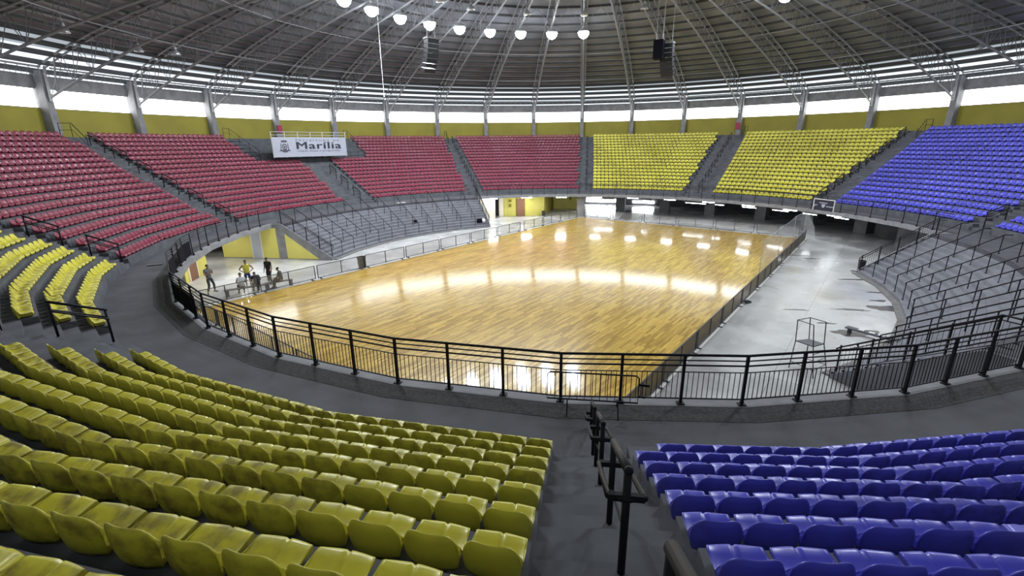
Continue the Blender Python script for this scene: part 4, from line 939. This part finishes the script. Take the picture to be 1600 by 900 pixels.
NAMES = {'near_y': ('near yellow block', 'central stair'), 'left_y': ('yellow block touching red', 'near stair'), 'red_a': ('first red block', 'yellow block'),
         'red_b': ('second red block', 'first red block'), 'red_c': ('red block past the banner', 'banner stair'), 'red_d': ('last red block', 'narrow stair'), 'far_y1': ('first far yellow block', 'red seats'),
         'far_y2': ('second far yellow block', 'wide stair'), 'blue_a': ('far blue block', 'yellow seats'), 'blue_b': ('last blue block', 'far blue block'), 'near_b': ('near blue block', 'central stair')}
for name, colr, fl, fr, ins in BLOCKS:
    if colr is None: continue
    for k in range(NROW):
        ra = RK[k]; Rs = ra+.222
        aL, aR = fl(Rs), fr(Rs); i0, i1 = degrees(ins[0]/Rs), degrees(ins[1]/Rs)
        a0, a1 = aL+i0, aR-i1
        if name == 'near_b' and k == 0: a1 -= degrees(.47/Rs)
        L = radians(a1-a0)*Rs*.9975; n = int(L/PITCH_S+1e-3); step = radians(0)+degrees(PITCH_S/(Rs*.9975))
        from_right = name in ('near_b',)          # count from the central stair
        for j in range(n):
            a = (a1-step*(j+.5)) if from_right else (a0+step*(j+.5))
            if name in ('red_b', 'red_c') and k >= REC_R and REC_A[0]-.6 < a < REC_A[1]+.6: continue
            p = P(Rs, a, ZK[k]); q = pix((p[0], p[1], p[2]+.2))
            vis = q[2] > .3 and -70 < q[0] < 1670 and -70 < q[1] < 985
            if not vis: continue
            if q[2] < 1.1: continue
            m_ = mid(a); cnt = j+1
            if name == 'near_b': cnt = j+1
            SEATS[colr].append((q[2], name, k, cnt, p, pi-radians(m_), q))
def low_template():
    vs, fs = seat_one('x', PAN_L, BACK_L, 7); mb = MB(); mb.add(vs, fs); o = mb.build('tmp', M['white'], local=True)
    bm = bmesh.new(); bm.from_mesh(o.data); bmesh.ops.recalc_face_normals(bm, faces=bm.faces[:]); bm.to_mesh(o.data); bm.free()
    me = o.data; V = np.array([v.co[:] for v in me.vertices]); F = [tuple(p.vertices) for p in me.polygons]
    bpy.data.objects.remove(o); bpy.data.meshes.remove(me); return V, F
LV, LF = low_template()
LFI = np.concatenate([np.array(f) for f in LF]); LFN = np.array([len(f) for f in LF])
seat_count = {}
for colr, lst in SEATS.items():
    infr = [s for s in lst if -8 < s[6][0] < 1608 and -8 < s[6][1] < 915]; infr.sort(key=lambda s: s[0])
    ind = infr[:300]; ids = set(id(s) for s in ind); rest = [s for s in lst if id(s) not in ids]
    hi = seat_hi(colr); midp = mk_mid(colr); index_kids(); fh = fm = False
    for s in ind:
        d, name, k, cnt, p, rz, q = s
        if d < 16:
            o = hi if not fh else copy_tree(hi); fh = True
        else:
            o = midp if not fm else midp.copy()
            if fm: COL.objects.link(o)
            fm = True
        o.location = p; o.rotation_euler = (0, 0, rz+random.uniform(-.012, .012))
        blk, ref = NAMES[name]
        tag(o, '%s seat in the %s, row %s, %s from the %s' % (colr, blk, word(k+1), nth(cnt), ref), 'seat', '%s seats of the %s' % (colr, blk))
    if not fm: bpy.data.objects.remove(midp)
    if not fh:
        for c in KIDS.get(hi.name, []): bpy.data.objects.remove(c)
        bpy.data.objects.remove(hi)
    if rest:
        N_ = len(rest); nv = len(LV); V = np.zeros((N_*nv, 3)); 
        for i, s in enumerate(rest):
            cs, sn = cos(s[5]), sin(s[5]); x = LV[:, 0]*cs-LV[:, 1]*sn+s[4][0]; y = LV[:, 0]*sn+LV[:, 1]*cs+s[4][1]; V[i*nv:(i+1)*nv] = np.stack([x, y, LV[:, 2]+s[4][2]], -1)
        me = bpy.data.meshes.new('rest'); me.vertices.add(N_*nv); me.vertices.foreach_set('co', V.ravel())
        nl = len(LFI); me.loops.add(nl*N_); me.loops.foreach_set('vertex_index', (LFI[None, :]+np.arange(N_)[:, None]*nv).ravel())
        starts = np.concatenate([[0], np.cumsum(LFN)[:-1]]); nf = len(LFN)
        me.polygons.add(nf*N_); me.polygons.foreach_set('loop_start', (starts[None, :]+np.arange(N_)[:, None]*nl).ravel()); me.polygons.foreach_set('loop_total', np.tile(LFN, N_))
        me.update(calc_edges=True); me.materials.append(M[colr])
        o = bpy.data.objects.new(colr+'_seating', me); COL.objects.link(o)
        tag(o, 'all the remaining small %s stadium seats farther back in the stands' % colr, 'seating', None, 'stuff')
    seat_count[colr] = (len(ind), len(rest))
# ================================================================== PEOPLE
SKIN = mat('brown skin', (.30, .16, .10), .6); HAIR = mat('dark hair', (.012, .010, .010), .7)
def cloth(nm, c): return mat(nm, c, .85, var=.15, scale=9)
def skin_mesh(name, joints, edges, m, parent, sub=2):
    names = list(joints); idx = {n: i for i, n in enumerate(names)}
    me = bpy.data.meshes.new(name); me.from_pydata([joints[n][0] for n in names], [(idx[a], idx[b]) for a, b in edges], [])
    o = bpy.data.objects.new(name, me); COL.objects.link(o)
    o.modifiers.new('s', 'SKIN'); sm = o.modifiers.new('u', 'SUBSURF'); sm.levels = sub; sm.render_levels = sub
    for n, i in idx.items():
        r = joints[n][1]; r = r if isinstance(r, tuple) else (r, r); me.skin_vertices[0].data[i].radius = r
        me.skin_vertices[0].data[i].use_root = (i == 0)
    dg = bpy.context.evaluated_depsgraph_get(); dg.update(); ev = bpy.data.meshes.new_from_object(o.evaluated_get(dg)); bpy.data.objects.remove(o)
    ev.materials.clear(); ev.materials.append(m); ev.polygons.foreach_set('use_smooth', [True]*len(ev.polygons))
    o = bpy.data.objects.new(name, ev); COL.objects.link(o)
    if parent: o.parent = parent
    return o
def person(loc, rz, pose, shirt, trousers, lab, hair=HAIR, cap=None, sleeves='short', shorts=False, jacket=None):
    # pose: joints in metres, local x to the person's left, y forward
    J = dict(pose); hip = J['hip']
    j = {'pelvis': (hip, (.12, .095)), 'waist': (J['waist'], (.105, .08)), 'chest': (J['chest'], (.125, .085)), 'neck0': (J['neck'], (.055, .055)), 'neck1': (J['neck1'], (.05, .05))}
    e = [('pelvis', 'waist'), ('waist', 'chest'), ('chest', 'neck0'), ('neck0', 'neck1')]
    H = np.array(J['head']); f = np.array(J.get('face', (0, 1, 0)), float); f /= np.linalg.norm(f); sx = np.array([f[1], -f[0], 0]) if abs(f[2]) < .99 else np.array([1, 0, 0]); sx = sx/np.linalg.norm(sx)
    j['skull0'] = (tuple(H+np.array([0, 0, -.07])+f*.01), (.062, .066)); j['skull1'] = (tuple(H+np.array([0, 0, .0])), (.076, .088)); j['skull2'] = (tuple(H+np.array([0, 0, .07])-f*.01), (.060, .07))
    e += [('neck1', 'skull0'), ('skull0', 'skull1'), ('skull1', 'skull2')]
    fing = []
    for s, S_ in (('l', -1), ('r', 1)):
        sh, el, wr, hd = [np.array(J[s+k], float) for k in ('sh', 'el', 'wr', 'hd')]
        kn, an, to = [np.array(J[s+k], float) for k in ('kn', 'an', 'to')]; hp = np.array(hip)+np.array([S_*.10, 0, -.04])
        j[s+'sh'] = (tuple(sh), (.058, .058)); j[s+'el'] = (tuple(el), (.042, .042)); j[s+'wr'] = (tuple(wr), (.028, .028)); j[s+'hd'] = (tuple(hd), (.036, .018))
        e += [('chest', s+'sh'), (s+'sh', s+'el'), (s+'el', s+'wr'), (s+'wr', s+'hd')]
        d = hd-wr; d = d/(np.linalg.norm(d)+1e-9); side = np.cross(d, [0.3, .9, .1]); side /= np.linalg.norm(side)+1e-9; bend = np.cross(side, d)
        for q in range(4):
            o_ = side*(q-1.5)*.019; L1 = (.038, .045, .042, .032)[q]
            a_ = hd+o_+d*.02; b_ = a_+d*L1+bend*.006; c_ = b_+d*L1*.7+bend*.018; fing.append([a_, b_, c_])
        a_ = wr+(hd-wr)*.4-side*.02; fing.append([a_, a_-side*.028+d*.03, a_-side*.03+d*.062+bend*.01])
        j[s+'hp'] = (tuple(hp), (.085, .09)); j[s+'kn'] = (tuple(kn), (.055, .055)); j[s+'an'] = (tuple(an), (.036, .036)); j[s+'to'] = (tuple(to), (.035, .028))
        e += [('pelvis', s+'hp'), (s+'hp', s+'kn'), (s+'kn', s+'an'), (s+'an', s+'to')]
    body = skin_mesh('person', j, e, SKIN, None, 2)
    # fingers, nose and ears joined into the same body mesh
    mb = MB()
    for ch in fing: mb.tube(ch, [.0095, .009, .007], 6)
    nz = H+f*.085; mb.tube([nz+np.array([0, 0, .02]), nz+f*.02+np.array([0, 0, -.015]), nz+np.array([0, 0, -.025])], [.006, .012, .008], 6)
    for s in (-1, 1): mb.tube([H+sx*s*.075+np.array([0, 0, .02]), H+sx*s*.088, H+sx*s*.078+np.array([0, 0, -.03])], [.008, .012, .006], 6)
    bm = bmesh.new(); bm.from_mesh(body.data); tmp = bpy.data.meshes.new('t'); tmp.from_pydata(mb.v, [], mb.f); bm.from_mesh(tmp); bm.to_mesh(body.data); bm.free(); bpy.data.meshes.remove(tmp)
    # clothing
    k = 1.16
    g = {n: j[n] for n in ('pelvis', 'waist', 'chest', 'neck0', 'lsh', 'rsh')}
    g['pelvis'] = (tuple(np.array(j['pelvis'][0])*1.0+np.array([0, 0, -.06])), (.170, .152)); g['waist'] = (j['waist'][0], (.150, .134)); g['chest'] = (j['chest'][0], (.172, .152)); g['neck0'] = (j['neck0'][0], (.070, .072))
    eg = [('pelvis', 'waist'), ('waist', 'chest'), ('chest', 'neck0'), ('chest', 'lsh'), ('chest', 'rsh')]
    for s in 'lr':
        g[s+'sh'] = (j[s+'sh'][0], (.072, .072)); el = np.array(j[s+'el'][0]); sh = np.array(j[s+'sh'][0])
        if sleeves == 'short': g[s+'sl'] = (tuple(sh+(el-sh)*.62), (.062, .062)); eg.append((s+'sh', s+'sl'))
        elif sleeves == 'long': g[s+'el'] = (tuple(el), (.056, .056)); g[s+'wr'] = (tuple(np.array(j[s+'wr'][0])), (.040, .040)); eg += [(s+'sh', s+'el'), (s+'el', s+'wr')]
    skin_mesh('shirt', g, eg, shirt, body, 2)
    g = {'pelvis': (j['pelvis'][0], (.146, .126)), 'belt': (tuple(np.array(j['pelvis'][0])*.5+np.array(j['waist'][0])*.5), (.146, .128))}; eg = [('pelvis', 'belt')]
    for s in 'lr':
        hp, kn, an = [np.array(j[s+x][0]) for x in ('hp', 'kn', 'an')]
        g[s+'hp'] = (tuple(hp), (.094, .102)); eg.append(('pelvis', s+'hp'))
        if shorts: g[s+'k'] = (tuple(hp+(kn-hp)*.85), (.088, .088)); eg.append((s+'hp', s+'k'))
        else: g[s+'k'] = (tuple(kn), (.072, .072)); g[s+'a'] = (tuple(an+(kn-an)*.08), (.056, .056)); eg += [(s+'hp', s+'k'), (s+'k', s+'a')]
    skin_mesh('trousers', g, eg, trousers, body, 2)
    for s in 'lr':
        an, to = np.array(j[s+'an'][0]), np.array(j[s+'to'][0]); d = to-an; d[2] = 0; d = d/(np.linalg.norm(d)+1e-9); z = an[2]-.05
        mb = MB(); mb.tube([np.array([*an[:2], z])-d*.07, np.array([*an[:2], z+.01])+d*.05, np.array([*an[:2], z-.01])+d*.20], [.04, .048, .034], 8); mb.build('shoe', M['bin'], body, local=True, smooth=True)
    mb = MB()
    for q in range(7):
        for w in range(12): pass
    mb.add([tuple(H-f*.014+np.array([0, 0, .012])+(sx*cos(2*pi*w/14)*sin(ph)*.080+f*sin(2*pi*w/14)*sin(ph)*.092+np.array([0, 0, 1.0])*cos(ph)*.10)-f*.012*(ph > 1.2)) for ph in (.05, .45, .85, 1.2, 1.5) for w in range(14)]+[],
           [(r*14+w, r*14+(w+1) % 14, (r+1)*14+(w+1) % 14, (r+1)*14+w) for r in range(4) for w in range(14)]+[tuple(range(14))])
    mb.build('cap' if cap else 'hair', cap or hair, body, local=True, smooth=True)
    if cap: mb = MB(); mb.add([tuple(H+f*.07+sx*.06+np.array([0, 0, .055])), tuple(H+f*.07-sx*.06+np.array([0, 0, .055])), tuple(H+f*.17-sx*.045+np.array([0, 0, .035])), tuple(H+f*.17+sx*.045+np.array([0, 0, .035])), tuple(H+f*.07+sx*.06+np.array([0, 0, .065])), tuple(H+f*.07-sx*.06+np.array([0, 0, .065])), tuple(H+f*.17-sx*.045+np.array([0, 0, .045])), tuple(H+f*.17+sx*.045+np.array([0, 0, .045]))], [(0, 1, 2, 3), (7, 6, 5, 4), (2, 1, 5, 6), (3, 2, 6, 7), (0, 3, 7, 4)]); mb.build('cap_peak', cap, body, local=True)
    body.location = loc; body.rotation_euler = (0, 0, rz); return tag(body, lab, 'person')
STAND = dict(hip=(0, 0, .92), waist=(0, .01, 1.08), chest=(0, 0, 1.30), neck=(0, 0, 1.47), neck1=(0, .01, 1.53), head=(0, .03, 1.63), face=(0, 1, 0),
             lsh=(-.19, 0, 1.41), lel=(-.25, -.02, 1.13), lwr=(-.26, .06, .90), lhd=(-.26, .08, .83), rsh=(.19, 0, 1.41), rel=(.25, -.02, 1.13), rwr=(.26, .06, .90), rhd=(.26, .08, .83),
             lkn=(-.11, .03, .49), lan=(-.12, 0, .09), lto=(-.14, .14, .035), rkn=(.11, .03, .49), ran=(.12, 0, .09), rto=(.14, .14, .035))
def pose(**k): d = dict(STAND); d.update(k); return d
SITP = dict(hip=(0, 0, .50), waist=(0, -.01, .66), chest=(0, .03, .87), neck=(0, .06, 1.04), neck1=(0, .08, 1.09), head=(0, .12, 1.19), face=(0, 1, -.2),
            lsh=(-.18, .04, .98), lel=(-.24, .12, .72), lwr=(-.14, .34, .60), lhd=(-.12, .40, .57), rsh=(.18, .04, .98), rel=(.24, .12, .72), rwr=(.14, .34, .60), rhd=(.12, .40, .57),
            lkn=(-.14, .42, .50), lan=(-.14, .42, .09), lto=(-.15, .56, .035), rkn=(.14, .42, .50), ran=(.14, .42, .09), rto=(.15, .56, .035))
def towards(p, q): return atan2(-(q[0]-p[0]), q[1]-p[1])     # local +y faces from p to q
cam2 = (0, -CAM_R)
grey, black, navy, yel, white_c, dk = cloth('grey shirt', (.15, .16, .17)), cloth('black cloth', (.012, .012, .018)), cloth('navy cloth', (.03, .04, .16)), cloth('yellow vest', (.72, .66, .08)), cloth('white shirt', (.62, .66, .72)), cloth('charcoal cloth', (.05, .06, .07))
p = (-21.5, -8.45, 0); person(p, towards(p, (-10, -12)), pose(lkn=(-.16, .10, .50), lan=(-.22, -.02, .09), lto=(-.26, .12, .035), rkn=(.14, .12, .49), ran=(.26, .08, .09), rto=(.34, .2, .035), lel=(-.25, .06, 1.16), lwr=(-.08, .22, 1.28), lhd=(-.02, .20, 1.36), rel=(.26, .08, 1.15), rwr=(.05, .24, 1.20), rhd=(-.03, .24, 1.24)),
       grey, dk, 'person in grey shirt and dark trousers with arms raised to the chin in the passage', sleeves='short')
p = (-19.95, -7.2, 0); person(p, towards(p, cam2), pose(lel=(-.38, -.05, 1.16), lwr=(-.20, .06, 1.02), lhd=(-.15, .09, .99), rel=(.38, -.05, 1.16), rwr=(.20, .06, 1.02), rhd=(.15, .09, .99)), yel, navy, 'person in yellow vest and blue shorts standing with hands on hips', sleeves='none', shorts=True)
p = (-19.1, -6.35, 0); person(p, towards(p, (-19.6, -12)), pose(lkn=(-.09, .06, .49), rkn=(.12, -.02, .49), ran=(.17, -.1, .09), rto=(.18, .04, .035), head=(-.01, .06, 1.62)), black, black, 'person in black clothes and black cap standing by the court barrier', cap=black)
p = tuple(floor_at(441, 449)); person(p, towards(p, (-19.5, -7.6)), SITP, dk, black, 'seated person in dark grey jacket on the bench at the barrier gap', sleeves='long')
p = (-19.35, -8.55, 0); person(p, towards(p, (-20.6, -7.4)), SITP, white_c, black, 'seated person in white shirt with back to the court', sleeves='short')
p = (-18.75, -8.05, 0); person(p, towards(p, (-19.9, -7.0)), dict(SITP, chest=(0, .14, .84), neck=(0, .24, .98), neck1=(0, .28, 1.0), head=(0, .36, 1.06), lsh=(-.18, .18, .94), rsh=(.18, .18, .94), face=(0, 1, -.5)), black, dk, 'seated person in black leaning forward beside the white shirt', sleeves='long')
def court_bench(a, b, lab):
    a = np.array([*a, 0.0]); b = np.array([*b, 0.0]); Z = np.array([0, 0, 1.0]); t = empty('court_bench', tuple((a+b)/2)); mb = MB(); mb.bar(a+Z*.40, b+Z*.40, .30, .04); mb.build('seat', M['dgrey'], t)
    for f in (.06, .94): c = a+(b-a)*f; mb = MB(); mb.bar(c, c+Z*.38, .24, .05); mb.build('leg', M['dgrey'], t)
    tag(t, lab, 'bench')
court_bench((-20.0, -9.25), (-18.3, -7.6), 'dark low bench under the two seated people with backs to the court')
_b = floor_at(441, 449); court_bench((_b[0]-.62, _b[1]-.62), (_b[0]+.45, _b[1]+.45), 'dark low bench under the seated person in dark grey jacket')
